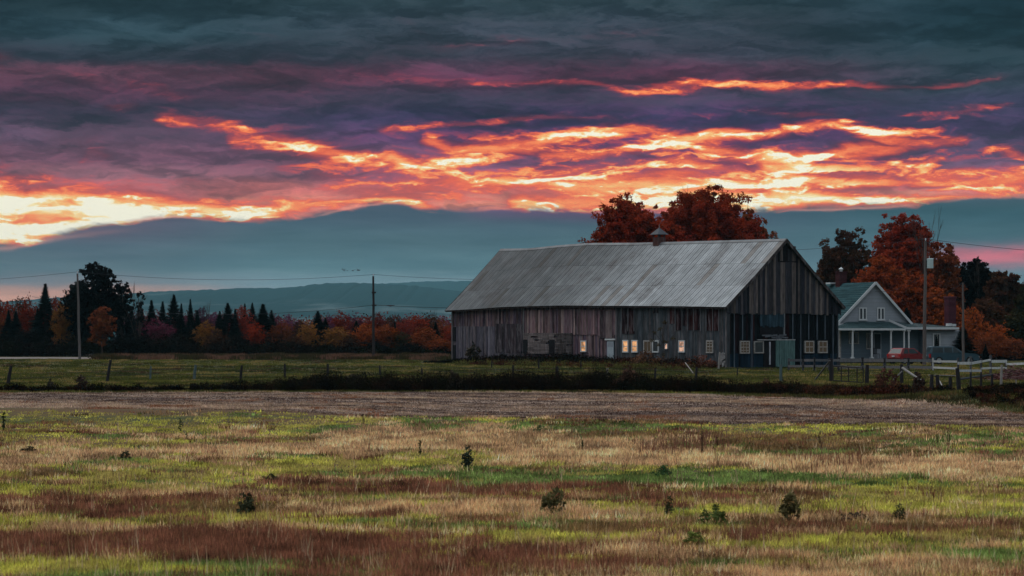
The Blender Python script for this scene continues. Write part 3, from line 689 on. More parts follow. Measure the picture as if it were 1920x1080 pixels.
# roof: separate sheets in three courses, ribs along the slope
def roof_pt(side, s, v, lift=0.0):
    """v 0 at ridge .. 1 at eave tip; side -1 long wall seen, +1 back"""
    e, r = ev(s), rg(s)
    x0, x1 = BW / 2, (-.55 if side < 0 else BW + .55)
    # very slight sag across the slope
    x = x0 + (x1 - x0) * v; z = r + (e - r) * v - .10 * math.sin(math.pi * v)
    nz = .74; nxx = side * .67
    return Vector((x + nxx * lift, s, z + nz * lift))
mb = MB(); RS0, RS1 = -.42, BL + .42
nsh = 64; ws = (RS1 - RS0) / nsh
for side in (-1, 1):
    for k in range(nsh):
        a, b = RS0 + k * ws, RS0 + (k + 1) * ws
        for j, (v0, v1) in enumerate(((.0, .345), (.335, .67), (.66, 1.0))):
            lf = .05 - .012 * j + rnd.uniform(0, .012)
            sc_ = (a + b) / 2
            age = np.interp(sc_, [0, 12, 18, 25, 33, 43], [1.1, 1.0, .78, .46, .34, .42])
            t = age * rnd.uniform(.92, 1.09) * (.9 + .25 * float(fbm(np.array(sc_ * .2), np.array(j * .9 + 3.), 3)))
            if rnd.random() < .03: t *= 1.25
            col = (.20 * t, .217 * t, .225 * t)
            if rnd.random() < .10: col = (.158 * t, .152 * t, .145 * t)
            NS = 4
            for q in range(NS):
                va, vb = v0 + (v1 - v0) * q / NS, v0 + (v1 - v0) * (q + 1) / NS
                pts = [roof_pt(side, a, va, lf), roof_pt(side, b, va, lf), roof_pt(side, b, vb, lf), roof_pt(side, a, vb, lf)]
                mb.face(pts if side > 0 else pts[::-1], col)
            for rr in (0.0, .5):
                s_ = a + ws * rr; h = .045 if rr == 0 else .025
                for q in range(2):
                    va, vb = v0 + (v1 - v0) * q / 2, v0 + (v1 - v0) * (q + 1) / 2
                    A, B_, C_, D_ = roof_pt(side, s_ - .035, va, lf), roof_pt(side, s_ + .035, va, lf), roof_pt(side, s_ + .035, vb, lf), roof_pt(side, s_ - .035, vb, lf)
                    T0, T1 = roof_pt(side, s_, va, lf + h), roof_pt(side, s_, vb, lf + h)
                    cr = tuple(c * .9 for c in col)
                    mb.face([A, D_, T1, T0], cr); mb.face([T0, T1, C_, B_], cr)
            # lapped lower edge
            A, B_ = roof_pt(side, a, v1, lf), roof_pt(side, b, v1, lf); A2, B2 = roof_pt(side, a, v1, lf - .045), roof_pt(side, b, v1, lf - .045)
            mb.face([A, B_, B2, A2], tuple(c * .5 for c in col))
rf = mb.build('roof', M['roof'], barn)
mb = MB(); N_ = 36
for k in range(N_):
    a, b = RS0 + .05 + (RS1 - RS0 - .1) * k / N_, RS0 + .05 + (RS1 - RS0 - .1) * (k + 1) / N_
    for side in (-1, 1):
        for q in range(6):
            va, vb = .985 * q / 6, .985 * (q + 1) / 6
            mb.face([roof_pt(side, a, va, -.07), roof_pt(side, b, va, -.07), roof_pt(side, b, vb, -.07), roof_pt(side, a, vb, -.07)], (.05, .045, .045))
        # eave board
        p, q = roof_pt(side, a, .985, -.02), roof_pt(side, b, .985, -.02)
        mb.beam(p + Vector((0, 0, -.11)), q + Vector((0, 0, -.11)), .05, .20, (.05, .035, .035))
mb.build('roof_deck', M['board'], rf)
for s_ in (RS0 - .02, RS1 + .02):
    for side in (-1, 1):
        mb = MB()
        mb.beam(roof_pt(side, s_, 0, -.06), roof_pt(side, s_, .5, -.06), .07, .24, (.04, .035, .035)); mb.beam(roof_pt(side, s_, .5, -.06), roof_pt(side, s_, 1.0, -.06), .07, .24, (.04, .035, .035))
        mb.build('rake_board', M['board'], rf)
mb = MB()
for k in range(N_):
    a, b = RS0 + (RS1 - RS0) * k / N_, RS0 + (RS1 - RS0) * (k + 1) / N_
    for side in (-1, 1): mb.face([roof_pt(side, a, -.0, .10), roof_pt(side, b, -.0, .10), roof_pt(side, b, .035, .10), roof_pt(side, a, .035, .10)], (.14, .145, .15))
mb.build('ridge_cap', M['roof'], rf)
# cupola on the ridge
kk = (1236 - CX) / F; o_ = BN + BA * (BW / 2); cs = (kk * o_.y - o_.x) / (BB.x - kk * BB.y)
zr = rg(cs); cx_ = BW / 2
def cpz(py): return H - (py - HY) * (o_.y + BB.y * cs) / F
zb, zm, zt = zr - .35, cpz(440), cpz(426.5)
cu = MB()
hw = .42
for k in range(6):
    cu.box((cx_ - hw, cs - hw, zb + .16 * k * .9), (cx_ + hw, cs + hw, zb + .16 * k * .9 + .10), (.09, .045, .04))
cu.box((cx_ - .38, cs - .38, zb), (cx_ + .38, cs + .38, zb + .85), (.07, .04, .038))
for a in (-1, 1):
    for b in (-1, 1): cu.box((cx_ + a * .36 - .05, cs + b * .36 - .05, zb), (cx_ + a * .36 + .05, cs + b * .36 + .05, zm), (.06, .05, .05))
cu.box((cx_ - .1, cs - .1, zb + .7), (cx_ + .1, cs + .1, zm), (.03, .03, .03))
cup = cu.build('cupola', M['board'], rf)
mb = MB(); e = .62
ap = Vector((cx_, cs, zt)); c4 = [Vector((cx_ - e, cs - e, zm)), Vector((cx_ + e, cs - e, zm)), Vector((cx_ + e, cs + e, zm)), Vector((cx_ - e, cs + e, zm))]
for k in range(4): mb.face([c4[k], c4[(k + 1) % 4], ap], (.055, .065, .078))
mb.face(c4[::-1], (.03, .03, .03)); mb.tube([ap - Vector((0, 0, .05)), ap + Vector((0, 0, .28))], [.05, .02], 5, (.2, .2, .2))
c_roof = mb.build('cupola_roof', M['roof'], rf)

# ---------------------------------------------------------------- the farmhouse
HA = math.radians(22); HX = Vector((math.cos(HA), math.sin(HA), 0)); HB = Vector((-math.sin(HA), math.cos(HA), 0))
HO = P(1572, 623, 236); HO.z = 0
house = empty('farmhouse', HO, HA, 'grey sided farmhouse with white trimmed gable and columned porch', 'house')
def hx(px, off=0.0):
    k = (px - CX) / F; o = HO + HB * off
    return (k * o.y - o.x) / (HX.x - k * HX.y)
def hz(py, x, off=0.0): return H - (py - HY) * (HO.y + HX.y * x + HB.y * off) / F
GX0, GX1 = hx(1573), hx(1700); GM = hx(1638.5)
zE = hz(600, GX0); zA = hz(529.5, GM)
def clap(mb, x0, x1, z0, zt, y=0.0, col=(.30, .31, .30), axis=1, step=.13, clip=None):
    z = z0
    while z < zt - .01:
        e = min(z + step, zt); a, b = (x0, x1) if clip is None else clip((z + e) / 2)
        t = rnd.uniform(.93, 1.06); cc_ = tuple(c * t for c in col)
        if b - a > .05:
            if axis == 1: mb.face([(a, y - .035, z), (b, y - .035, z), (b, y - .005, e), (a, y - .005, e)], cc_); mb.face([(a, y, z), (b, y, z), (b, y - .035, z), (a, y - .035, z)], cc_)
            else: mb.face([(y - .035, b, z), (y - .035, a, z), (y - .005, a, e), (y - .005, b, e)], cc_)
        z = e
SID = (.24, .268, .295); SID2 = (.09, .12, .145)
mb = MB()
clap(mb, GX0, GX1, .45, zE, col=SID)
clap(mb, 0, 0, zE, zA - .1, col=SID, clip=lambda z: (GX0 + (GM - GX0) * (z - zE) / (zA - zE), GX1 - (GX1 - GM) * (z - zE) / (zA - zE)))
clap(mb, 0, 13.0, .45, zE - .4, y=GX0, col=SID, axis=0)
mb.box((GX0, .06, 0), (GX1, 13.0, zE - .3), SID)
mb.face([(GX0, .03, zE - .3), (GX1, .03, zE - .3), (GM, .03, zA - .12)], SID)
mb.face([(GX0, 12.98, zE - .3), (GM, 12.98, zA - .12), (GX1, 12.98, zE - .3)], SID)
mb.build('wall', M['siding'], house)
# main roof
def sh(mb, p0, p1, p2, p3, rows=18, base=(.02, .048, .054)):
    """shingle courses between top edge p0-p1 and bottom edge p3-p2"""
    p0, p1, p2, p3 = map(Vector, (p0, p1, p2, p3))
    nn = (p1 - p0).cross(p3 - p0); nn.normalize()
    if nn.z < 0: nn = -nn
    for k in range(rows):
        a, b = k / rows, (k + 1) / rows
        A0, A1, B0, B1 = p0.lerp(p3, a), p1.lerp(p2, a), p0.lerp(p3, b) + nn * .02, p1.lerp(p2, b) + nn * .02
        m_ = 10
        for j in range(m_):
            t = rnd.uniform(.7, 1.25)
            mb.face([A0.lerp(A1, j / m_), A0.lerp(A1, (j + 1) / m_), B0.lerp(B1, (j + 1) / m_), B0.lerp(B1, j / m_)], tuple(c * t for c in base))
OV = .35
mb = MB()
sl = (zA - zE) / (GM - GX0); zl = zE - sl * .35 ; sr = (zA - zE) / (GX1 - GM); zrr = zE - sr * .35
sh(mb, (GM, -OV, zA + .04), (GM, 13.3, zA + .04), (GX0 - .35, 13.3, zl + .04), (GX0 - .35, -OV, zl + .04))
sh(mb, (GM, -OV, zA + .04), (GM, 13.3, zA + .04), (GX1 + .35, 13.3, zrr + .04), (GX1 + .35, -OV, zrr + .04))
mb.face([(GM, -OV, zA - .03), (GM, 13.3, zA - .03), (GX0 - .35, 13.3, zl - .03), (GX0 - .35, -OV, zl - .03)], (.3, .3, .3))
mb.face([(GM, -OV, zA - .031), (GM, 13.3, zA - .031), (GX1 + .35, 13.3, zrr - .03), (GX1 + .35, -OV, zrr - .03)], (.3, .3, .3))
hr = mb.build('roof', M['shingle'], house)
for y_ in (-OV - .04, 13.34):
    mb = MB(); mb.beam((GM, y_, zA - .03), (GX0 - .4, y_, zl - .06), .06, .24); mb.beam((GM, y_, zA - .03), (GX1 + .4, y_, zrr - .06), .06, .24); mb.build('fascia', M['white'], hr)
mb = MB(); mb.box((GX0 - .42, -OV - .1, zl - .22), (GX0 + .25, -OV + .3, zl - .02)); mb.build('eave_return', M['white'], hr)
# rear chimney on the ridge
k_ = (1577 - CX) / F; o_ = HO + HX * GM; cyy = (k_ * o_.y - o_.x) / (HB.x - k_ * HB.y)
mb = MB(); zc = H + (623 - 511) * (o_.y + HB.y * cyy) / F
for q in range(14):
    z = zA - .6 + (zc - zA + .6) * q / 14; t = rnd.uniform(.8, 1.2); g_ = .012 if q % 2 else 0
    mb.box((GM - .42 + g_, cyy - .42 + g_, z), (GM + .42 - g_, cyy + .42 - g_, zA - .6 + (zc - zA + .6) * (q + 1) / 14), (.75 * t, .6 * t, .6 * t))
mb.box((GM - .48, cyy - .48, zc), (GM + .48, cyy + .48, zc + .1), (.8, .7, .7))
ch = mb.build('chimney', M['brick'], hr); ch['label'] = 'short brick chimney with a metal cowl'
mb = MB(); mb.cyl((GM, cyy, zc + .1), (GM, cyy, zc + .35), .14); mb.cyl((GM, cyy, zc + .33), (GM, cyy, zc + .5), .26, .06)
mb.cyl((GM, cyy, zc + .48), (GM, cyy, zc + .56), .05, .04)
mb.build('chimney_cowl', M['white'], house)
mb = MB(); mb.box((GM - .75, cyy + .9, zA - .02), (GM - .0, cyy + 1.8, zA + .14)); mb.build('roof_vent', M['white'], house)
# gable windows
for a, b in ((1610, 1624.5), (1644, 1658)):
    x0, x1 = hx(a), hx(b); zt_, zb_ = hz(576.5, x0), hz(600, x0)
    w = window(house, 1, x0, x1, zb_, zt_, 'glass', 'white', 2, 1, .11, .10)
    m = MB(); c = (x0 + x1) / 2; m.box((c - .08, -.115, zb_ + .11), (c + .08, -.07, zt_ - .11)); m.build('mullion', M['white'], w)
    m = MB(); m.box((x0 - .06, -.17, zb_ - .06), (x1 + .06, -.0, zb_ + .03)); m.build('sill', M['white'], w)
# porch
PD = 1.9      # depth
PX0, PX1 = hx(1571, -PD), hx(1697, -PD)
zpt = hz(603.5, GX0 + 2); zpe = hz(616, PX0, -PD)
mb = MB()
sh(mb, (GX0 + 1.0, -.05, zpt), (hx(1668), -.05, zpt), (PX1, -PD, zpe), (PX0 - .1, -PD, zpe), 8, (.03, .055, .06))
sh(mb, (GX0 + 1.0, -.05, zpt), (GX0 + .99, -.06, zpt), (PX0 - .1, -PD, zpe), (PX0 - .1, -.05, zpe), 6, (.03, .055, .06))
mb.face([(PX0 - .1, -PD, zpe - .05), (PX1, -PD, zpe - .05), (PX1, -.0, zpe - .05), (PX0 - .1, -.0, zpe - .05)], (.25, .27, .28))
pr = mb.build('porch_roof', M['shingle'], house)
mb = MB(); mb.box((PX0 - .12, -PD - .06, zpe - .17), (PX1 + .05, -PD + .04, zpe + .02)); mb.box((PX0 - .14, -PD + .04, zpe - .17), (PX0 - .02, -.02, zpe + .02)); mb.build('fascia', M['white'], pr)
zf = .45
mb = MB(); mb.box((PX0, -PD, zf - .2), (hx(1722, -PD), -.04, zf), (.12, .13, .14)); mb.box((PX0 + .05, -PD + .06, .0), (hx(1722, -PD), -.1, zf - .2), (.03, .03, .035)); mb.build('porch_floor', M['tonedpaint'], house)
for px in (1598.5, 1634.5, 1670.5, 1695, 1704):
    off = -PD + .12
    x = hx(px, off); m = MB(); ztp = zpe - .17
    rr_ = .10 if px < 1690 else .085
    m.cyl((x, off, zf), (x, off, ztp), rr_ * 1.05, rr_ * .9, 14); m.box((x - .15, off - .14, zf), (x + .15, off + .14, zf + .12)); m.box((x - .14, off - .13, ztp - .1), (x + .14, off + .13, ztp))
    m.build('porch_post', M['white'], house)
mb = MB(); mb.box((GX0 - .02, -.16, .3), (GX0 + .16, -.02, zpe - .1)); mb.build('corner_trim', M['oldwhite'], house)
# lower wall behind the porch overlaid with darker, bluer siding
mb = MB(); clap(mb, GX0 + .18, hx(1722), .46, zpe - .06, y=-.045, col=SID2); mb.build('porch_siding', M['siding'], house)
for a, b, y0, y1, kind in ((1590.5, 1609, 622, 645, 'w'), (1623, 1634, 624, 655, 'w'), (1636.5, 1651, 624, 668, 'd')):
    x0, x1 = hx(a), hx(b)
    if kind == 'w':
        w = window(house, 1, x0, x1, hz(y1, x0), hz(y0, x0), 'glass', 'oldwhite', 2, 1, .10, .15)
    else:
        m = MB(); m.box((x0, -.16, zf), (x1, -.05, hz(y0, x0)), (.24, .27, .30)); m.box((x0 + .1, -.175, zf + .9), (x1 - .1, -.155, hz(y0, x0) - .12), (.03, .035, .04))
        dd = m.build('door', M['tonedpaint'], house); m = MB(); m.box((x1 - .1, -.22, 1.4), (x1 - .05, -.17, 1.52)); m.build('handle', M['metal'], dd)
# side wing to the right, low pitched
WX0, WX1 = hx(1722), hx(1790)
zw = hz(619, WX0)
mb = MB(); clap(mb, WX0, WX1, .4, zw, y=-.9, col=SID); mb.box((WX0, -.88, 0), (WX1, 6.0, zw - .02), SID)
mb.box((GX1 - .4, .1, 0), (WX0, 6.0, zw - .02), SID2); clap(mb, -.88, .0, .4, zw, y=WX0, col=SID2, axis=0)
mb.build('wing_wall', M['siding'], house)
mb = MB()
zwe = hz(614, WX0, -1.3)
x0 = hx(1700, -1.6); x1 = hx(1796, -1.4)
zt0 = hz(600, hx(1668), 3.0)
sh(mb, (hx(1667), .0, hz(600, hx(1667))), (hx(1752), 2.6, hz(606.5, hx(1752), 2.6)), (x1, -1.5, zwe), (x0, -1.5, zwe + .02), 9, (.05, .075, .08))
sh(mb, (hx(1752), 2.6, hz(606.5, hx(1752), 2.6)), (hx(1752) + .02, 2.61, hz(606.5, hx(1752), 2.6)), (x1, 6.2, zwe), (x1, -1.5, zwe), 6, (.05, .075, .08))
mb.face([(x0, -1.5, zwe - .04), (x1, -1.5, zwe - .04), (x1, 6.2, zwe - .04), (x0, 6.2, zwe - .04)], (.2, .2, .2))
wr = mb.build('wing_roof', M['shingle'], house)
mb = MB(); mb.box((x0, -1.56, zwe - .20), (x1 + .05, -1.48, zwe + .02)); mb.box((x1 - .02, -1.48, zwe - .2), (x1 + .06, 6.2, zwe + .02))
mb.beam((hx(1666), -.06, hz(600.5, hx(1666))), (x0, -1.53, zwe - .05), .07, .20); mb.build('fascia', M['white'], wr)
x0, x1 = hx(1748.5, -.9), hx(1762, -.9)
w = window(house, 1, x0, x1, hz(652, x0, -.9), hz(625, x0, -.9), 'glass', 'white', 2, 1, .10, 1.02)
m = MB(); c = (x0 + x1) / 2; m.box((c - .07, -1.035, hz(651, x0, -.9)), (c + .07, -.985, hz(626, x0, -.9))); m.build('mullion', M['white'], w)
# tall brick chimney at the end of the wing
c0 = 1.3; xa, xb = hx(1778.5, c0), hx(1792.5, c0)
mb = MB(); zt_ = hz(558, xa, c0); q = 1.0
while q < zt_:
    t = rnd.uniform(.8, 1.2); mb.box((xa, c0, q), (xb, c0 + .8, min(q + .085, zt_)), (1.0 * t, .75 * t, .95 * t)); mb.box((xa + .01, c0 + .01, q + .085), (xb - .01, c0 + .79, q + .1), (1.3, 1.3, 1.4)); q += .1
mb.box((xa - .06, c0 - .06, zt_), (xb + .06, c0 + .86, zt_ + .12), (1.6, 1.4, 1.6))
ch = mb.build('chimney', M['brick'], house); ch['label'] = 'tall plum brick chimney at the end of the wing'
mb = MB(); mb.box((hx(1776, c0 - .3), c0 - .5, zwe + .15), (hx(1783, c0 - .3), c0 - .05, zwe + .42)); mb.build('chimney_flashing', M['white'], house); mb = MB(); mb.box((hx(1784, c0 - .3), c0 - .5, zwe + .12), (hx(1791, c0 - .3), c0 - .05, zwe + .36)); mb.build('chimney_flashing', M['white'], house)
mb = MB(); xx = hx(1790.5, -.9); zz = hz(629, xx, -.9)
mb.tube([(xx, -.95, zz - .25), (xx + .1, -1.0, zz + .02), (xx + .22, -1.0, zz + .04), (xx + .3, -1.0, zz - .12)], .045, 6); mb.build('yard_lamp', M['white'], house)
# porch chair
t = empty('porch_chair', HO + HX * hx(1643, -1.0) + HB * -.95 + Vector((0, 0, zf)), HA, 'dark chair standing on the farmhouse porch', 'chair')
mb = MB(); mb.box((-.27, -.25, .40), (.27, .25, .45), (.03, .03, .035)); mb.build('seat', M['tonedpaint'], t)
mb = MB()
for k in range(5): mb.box((-.25 + k * .11, .22, .45), (-.19 + k * .11, .26, 1.0), (.03, .03, .035))
mb.box((-.27, .21, .95), (.27, .27, 1.03), (.03, .03, .035)); mb.build('backrest', M['tonedpaint'], t)
for a in (-.24, .22):
    for b in (-.23, .21): mb = MB(); mb.box((a, b, 0), (a + .04, b + .04, .4), (.03, .03, .035)); mb.build('leg', M['tonedpaint'], t)

# small teal roofed house half hidden in the trees at the left
Yh = 335
so = P(128, 623, Yh); so.z = 0; sc = Yh / F
cot = empty('cottage', so, math.radians(8), 'small dark cottage with a teal roof behind the trees near the left pole', 'house')
Lc = 115 * sc; zt_ = H - (600 - HY) * sc; ze_ = H - (638 - HY) * sc
mb = MB(); clap(mb, 0, Lc, 0, ze_, y=0, col=(.05, .07, .08)); mb.box((0, .03, 0), (Lc, 6.5, ze_ - .02), (.05, .06, .07))
mb.face([(0, 0, ze_), (0, 6.5, ze_), (0, 3.2, zt_)], (.08, .09, .1)); mb.face([(Lc, 0, ze_), (Lc, 3.2, zt_), (Lc, 6.5, ze_)], (.08, .09, .1)); mb.build('wall', M['siding'], cot)
mb = MB(); sh(mb, (-.3, 3.25, zt_ + .05), (Lc + .3, 3.25, zt_ + .05), (Lc + .3, -.4, ze_), (-.3, -.4, ze_), 12, (.045, .13, .14)); sh(mb, (-.3, 3.25, zt_ + .05), (Lc + .3, 3.25, zt_ + .05), (Lc + .3, 6.9, ze_), (-.3, 6.9, ze_), 12, (.045, .13, .14)); mb.build('roof', M['shingle'], cot)
xw = 99 * sc
window(cot, 1, xw, xw + 7 * sc, H - (617 - HY) * sc, H - (600 - HY) * sc, 'glass', 'white', 1, 2, .14, 1.2)
mb = MB(); mb.box((xw - .35, -1.03, 0), (xw + 1.0, .5, H - (596 - HY) * sc), (.14, .17, .18)); mb.build('dormer', M['siding'], cot)

# ---------------------------------------------------------------- vehicles
def wheel(parent, x, y, r, w=.2):
    m = MB(); m.cyl((x, y - w / 2, r), (x, y + w / 2, r), r, None, 20); wh = m.build('wheel', M['rubber'], parent)
    m = MB(); s_ = -1 if y < 0 else 1
    m.cyl((x, y + s_ * (w / 2), r), (x, y + s_ * (w / 2 + .015), r), r * .62, None, 14); m.build('rim', M['metal'], wh)
def loft(mb, prof, wfun, col=(1, 1, 1)):
    """closed side profile in x,z; half width from wfun(x, z)"""
    L = [Vector((x, -wfun(x, z), z)) for x, z in prof]; R = [Vector((x, wfun(x, z), z)) for x, z in prof]
    n = len(prof)
    for k in range(n): mb.face([L[k], L[(k + 1) % n], R[(k + 1) % n], R[k]], col)
    i = len(mb.v); mb.v += [tuple(p) for p in L]; mb.f.append(tuple(range(i, i + n))[::-1]); mb.c.append(col)
    i = len(mb.v); mb.v += [tuple(p) for p in R]; mb.f.append(tuple(range(i, i + n))); mb.c.append(col)
def car(name, loc, rz, label, cat, paint, body, cabin, wins, rearwin, screen, wheels, W, rw, tail, plate=None, front_lights=None):
    t = empty(name, loc, rz, label, cat)
    wf = lambda x, z: W / 2 * (1 - .04 * max(0, abs(x) - 1.6))
    m = MB(); loft(m, body, wf); b = m.build('body', M[paint], t)
    bv = b.modifiers.new('bevel', 'BEVEL'); bv.width = .04; bv.segments = 2; bv.limit_method = 'ANGLE'
    zb = min(z for _, z in cabin); zt_ = max(z for _, z in cabin)
    wf2 = lambda x, z: W / 2 * (.96 - .16 * (z - zb) / (zt_ - zb))
    m = MB(); loft(m, cabin, wf2); c = m.build('cabin', M[paint], t)
    bv = c.modifiers.new('bevel', 'BEVEL'); bv.width = .04; bv.segments = 2; bv.limit_method = 'ANGLE'
    for poly in wins:
        for s_ in (-1, 1):
            m = MB(); m.face([(x, s_ * (wf2(x, z) + .012), z) for x, z in (poly if s_ < 0 else poly[::-1])]); m.build('side_window', M['carglass'], t)
    for nm, (p, q) in (('rear_window', rearwin), ('windscreen', screen)):
        m = MB(); (x0, z0), (x1, z1) = p, q; dx = -.012 if nm == 'rear_window' else .012
        a, c_ = wf2(x0, z0) - .1, wf2(x1, z1) - .08
        m.face([(x0 + dx, -a, z0), (x1 + dx, -c_, z1), (x1 + dx, c_, z1), (x0 + dx, a, z0)]); m.build(nm, M['carglass'], t)
    for x, r in wheels:
        for s_ in (-1, 1): wheel(t, x, s_ * (W / 2 - .1), r)
    for s_ in (-1, 1):
        m = MB(); x, z0, z1 = tail; m.box((x - .03, s_ * (W / 2 - .03) - .16 if s_ > 0 else -W / 2 + .0, z0), (x + .14, s_ * (W / 2 - .03) + .03 if s_ > 0 else -W / 2 + .2, z1)); m.build('tail_light', M['taillight'], t)
        m = MB(); fx = max(x for x, _ in body); m.box((fx - .12, s_ * (W / 2 - .25) - .14, .62), (fx + .01, s_ * (W / 2 - .25) + .14, .78)); m.build('headlight', M['plate'], t)
    m = MB(); rx = min(x for x, _ in body); m.box((rx - .05, -W / 2 + .04, .32), (rx + .1, W / 2 - .04, .52)); m.build('rear_bumper', M['rubber'], t)
    if plate: m = MB(); m.box((rx - .06, -.16, plate), (rx - .02, .16, plate + .14)); m.build('number_plate', M['plate'], t)
    for s_ in (-1, 1): m = MB(); m.box((screen[0][0] - .35, s_ * (W / 2 + .08) - .07, zb + .02), (screen[0][0] - .25, s_ * (W / 2 + .08) + .07, zb + .16)); m.build('mirror', M[paint], t)
    return t
Yc = 227.0
car('parked_car', (gx(1702, Yc), Yc, .0), math.radians(38), 'small red hatchback parked beside the porch', 'car', 'red',
    [(-1.9, .3), (-1.95, .62), (-1.85, .98), (.95, .98), (1.75, .82), (1.95, .62), (1.95, .3)], [(-1.86, .96), (-1.45, 1.46), (-1.2, 1.52), (.15, 1.50), (.95, .96)],
    [[(-1.45, 1.0), (-.75, 1.0), (-.75, 1.42), (-1.2, 1.42)], [(-.65, 1.0), (.65, 1.0), (.1, 1.42), (-.65, 1.42)]],
    ((-1.80, 1.03), (-1.47, 1.43)), ((.86, 1.02), (.22, 1.45)), ((-1.3, .31), (1.28, .31)), 1.68, 1, (-1.93, .72, .95), .68)
Yc = 225.0
car('parked_suv', (gx(1785, Yc), Yc, .0), math.radians(4), 'long dark blue estate vehicle parked behind the board fence', 'car', 'blue',
    [(-2.35, .35), (-2.4, .7), (-2.33, 1.08), (.95, 1.08), (1.95, 1.02), (2.3, .84), (2.38, .55), (2.35, .35)], [(-2.33, 1.06), (-2.12, 1.62), (-1.9, 1.70), (.0, 1.68), (.92, 1.06)],
    [[(-2.1, 1.1), (-1.05, 1.1), (-1.05, 1.58), (-1.98, 1.58)], [(-.95, 1.1), (-.2, 1.1), (-.2, 1.58), (-.95, 1.58)], [(-.1, 1.1), (.68, 1.1), (.08, 1.58), (-.1, 1.58)]],
    ((-2.30, 1.14), (-2.13, 1.58)), ((.84, 1.12), (.06, 1.64)), ((-1.45, .36), (1.45, .36)), 1.85, 1, (-2.36, .62, .98), .75)

# ---------------------------------------------------------------- utility poles and lines
def pole(px, ytop, ybase, r, label, xlean=0.0, Y=None, col=(.10, .085, .08), group='utility poles along the farm'):
    Y = Y or ground_y(ybase)
    t = empty('utility_pole', (gx(px, Y), Y, 0), 0, label, 'pole', group)
    hgt = H - (ytop - HY) * Y / F
    m = MB(); n_ = 6
    m.tube([(xlean * k / n_ + .02 * math.sin(k * 2), 0, hgt * k / n_ - (.3 if k == 0 else 0)) for k in range(n_ + 1)], [r * (1 - .35 * k / n_) for k in range(n_ + 1)], 10, col); m.build('shaft', M['pole'], t)
    return t, hgt, Y
def insulator(t, x, z, y=0):
    m = MB(); m.cyl((x, y, z), (x, y, z + .12), .03, .03, 6); m.cyl((x, y, z + .12), (x, y, z + .28), .07, .05, 8); m.build('insulator', M['plate'], t)
pL, hL, YL = pole(149.5, 513, 673, .16, 'tall pale utility pole in front of the big dark tree', -.25, col=(.11, .098, .095))
insulator(pL, -.25, hL - .02)
pM_, hM, YM = pole(700.5, 518, 673, .17, 'lone dark utility pole left of the barn', -.03, col=(.035, .03, .03))
insulator(pM_, -.03, hM - .02)
m = MB(); zz = H - (572 - HY) * YM / F; m.box((-.22, -.24, zz - .1), (.34, -.1, zz + .05)); m.box((-.20, -.3, H - (550 - HY) * YM / F), (.28, -.12, H - (547 - HY) * YM / F)); m.build('bracket', M['darkmetal'], pM_)
pR, hR, YR = pole(1733, 452, 681, .18, 'tall utility pole with a transformer beside the farmhouse', .12, Y=219)
insulator(pR, .12, hR - .02)
m = MB(); zt_ = H - (486 - HY) * YR / F; zb_ = H - (503 - HY) * YR / F
m.cyl((.52, -.05, zb_), (.52, -.05, zt_), .30, .30, 18); m.cyl((.52, -.05, zt_), (.52, -.05, zt_ + .07), .32, .24, 18); tr = m.build('transformer', mat('transformer_paint', (.36, .46, .46), .5, var=.08), pR)
m = MB(); m.cyl((.45, -.05, zt_ + .05), (.45, -.05, zt_ + .3), .04, .03, 8); m.build('bushing', M['plate'], tr)
m = MB(); m.box((.1, -.1, zt_ - .25), (.3, .0, zt_ - .15)); m.box((.1, -.1, zb_ + .1), (.3, .0, zb_ + .2)); m.build('bracket', M['darkmetal'], pR)
pS, hS, YS = pole(1806, 530, 682, .13, 'shorter bare utility pole at the nose of the dark car', -.02, Y=221)
def line(a, b, sag, label, r=.018, group=None):
    a, b = Vector(a), Vector(b); m = MB()
    o0 = a.copy()
    m.tube([(a.lerp(b, k / 20) - Vector((0, 0, sag * 4 * (k / 20) * (1 - k / 20)))) - o0 for k in range(21)], r, 5)
    o = m.build('power_line', M['wire']); o.location = o0; return tag(o, label, 'power line', group)
topL = Vector((gx(149.5, YL) - .25, YL, hL + .2)); topM = Vector((gx(700.5, YM) - .03, YM, hM + .2))
line(P(-700, 500, YL), topL, 1.6, 'thin cable running off the left edge from the left pole top')
line(topL, topM, .75, 'upper cable strung between the left pole and the middle pole')
line(topM, P(1300, 505, YM + 18), .9, 'upper cable running from the middle pole toward the barn')
line(P(700, 572, YM), P(60, 556, YM + 60), 1.7, 'lower cable sagging left of the middle pole over the treetops', .022)
line(P(702, 572, YM), P(1300, 560, YM + 10), .7, 'thicker lower cable reaching right from the middle pole', .024)
m = MB(); q = P(724, 573, YM); m.tube([q - q, Vector((.5, 0, -.02)), Vector((.95, 0, 0))], [.03, .09, .03], 8); o = m.build('cable_splice', M['wire']); o.location = q; tag(o, 'small dark splice case hanging on the lower cable by the middle pole', 'splice case')
topR = Vector((gx(1733, YR) + .12, YR, hR + .2))
line(topR, P(2500, 470, 235), 1.1, 'cable leaving the transformer pole toward the right edge', .02)
line(P(1180, 455, 290), topR, 1.0, 'cable coming in above the farmhouse roof to the transformer pole', .014)
line(P(1729, 517, YR), HO + HX * (GM + .1) + Vector((0, 0, hz(546, GM))) + HB * -.05, .5, 'drooping service cable from the transformer pole to the gable', .016)
line(P(1733, 560, YR), P(1803, 531, YS), -.1 + .35, 'short cable between the transformer pole and the shorter pole', .016)

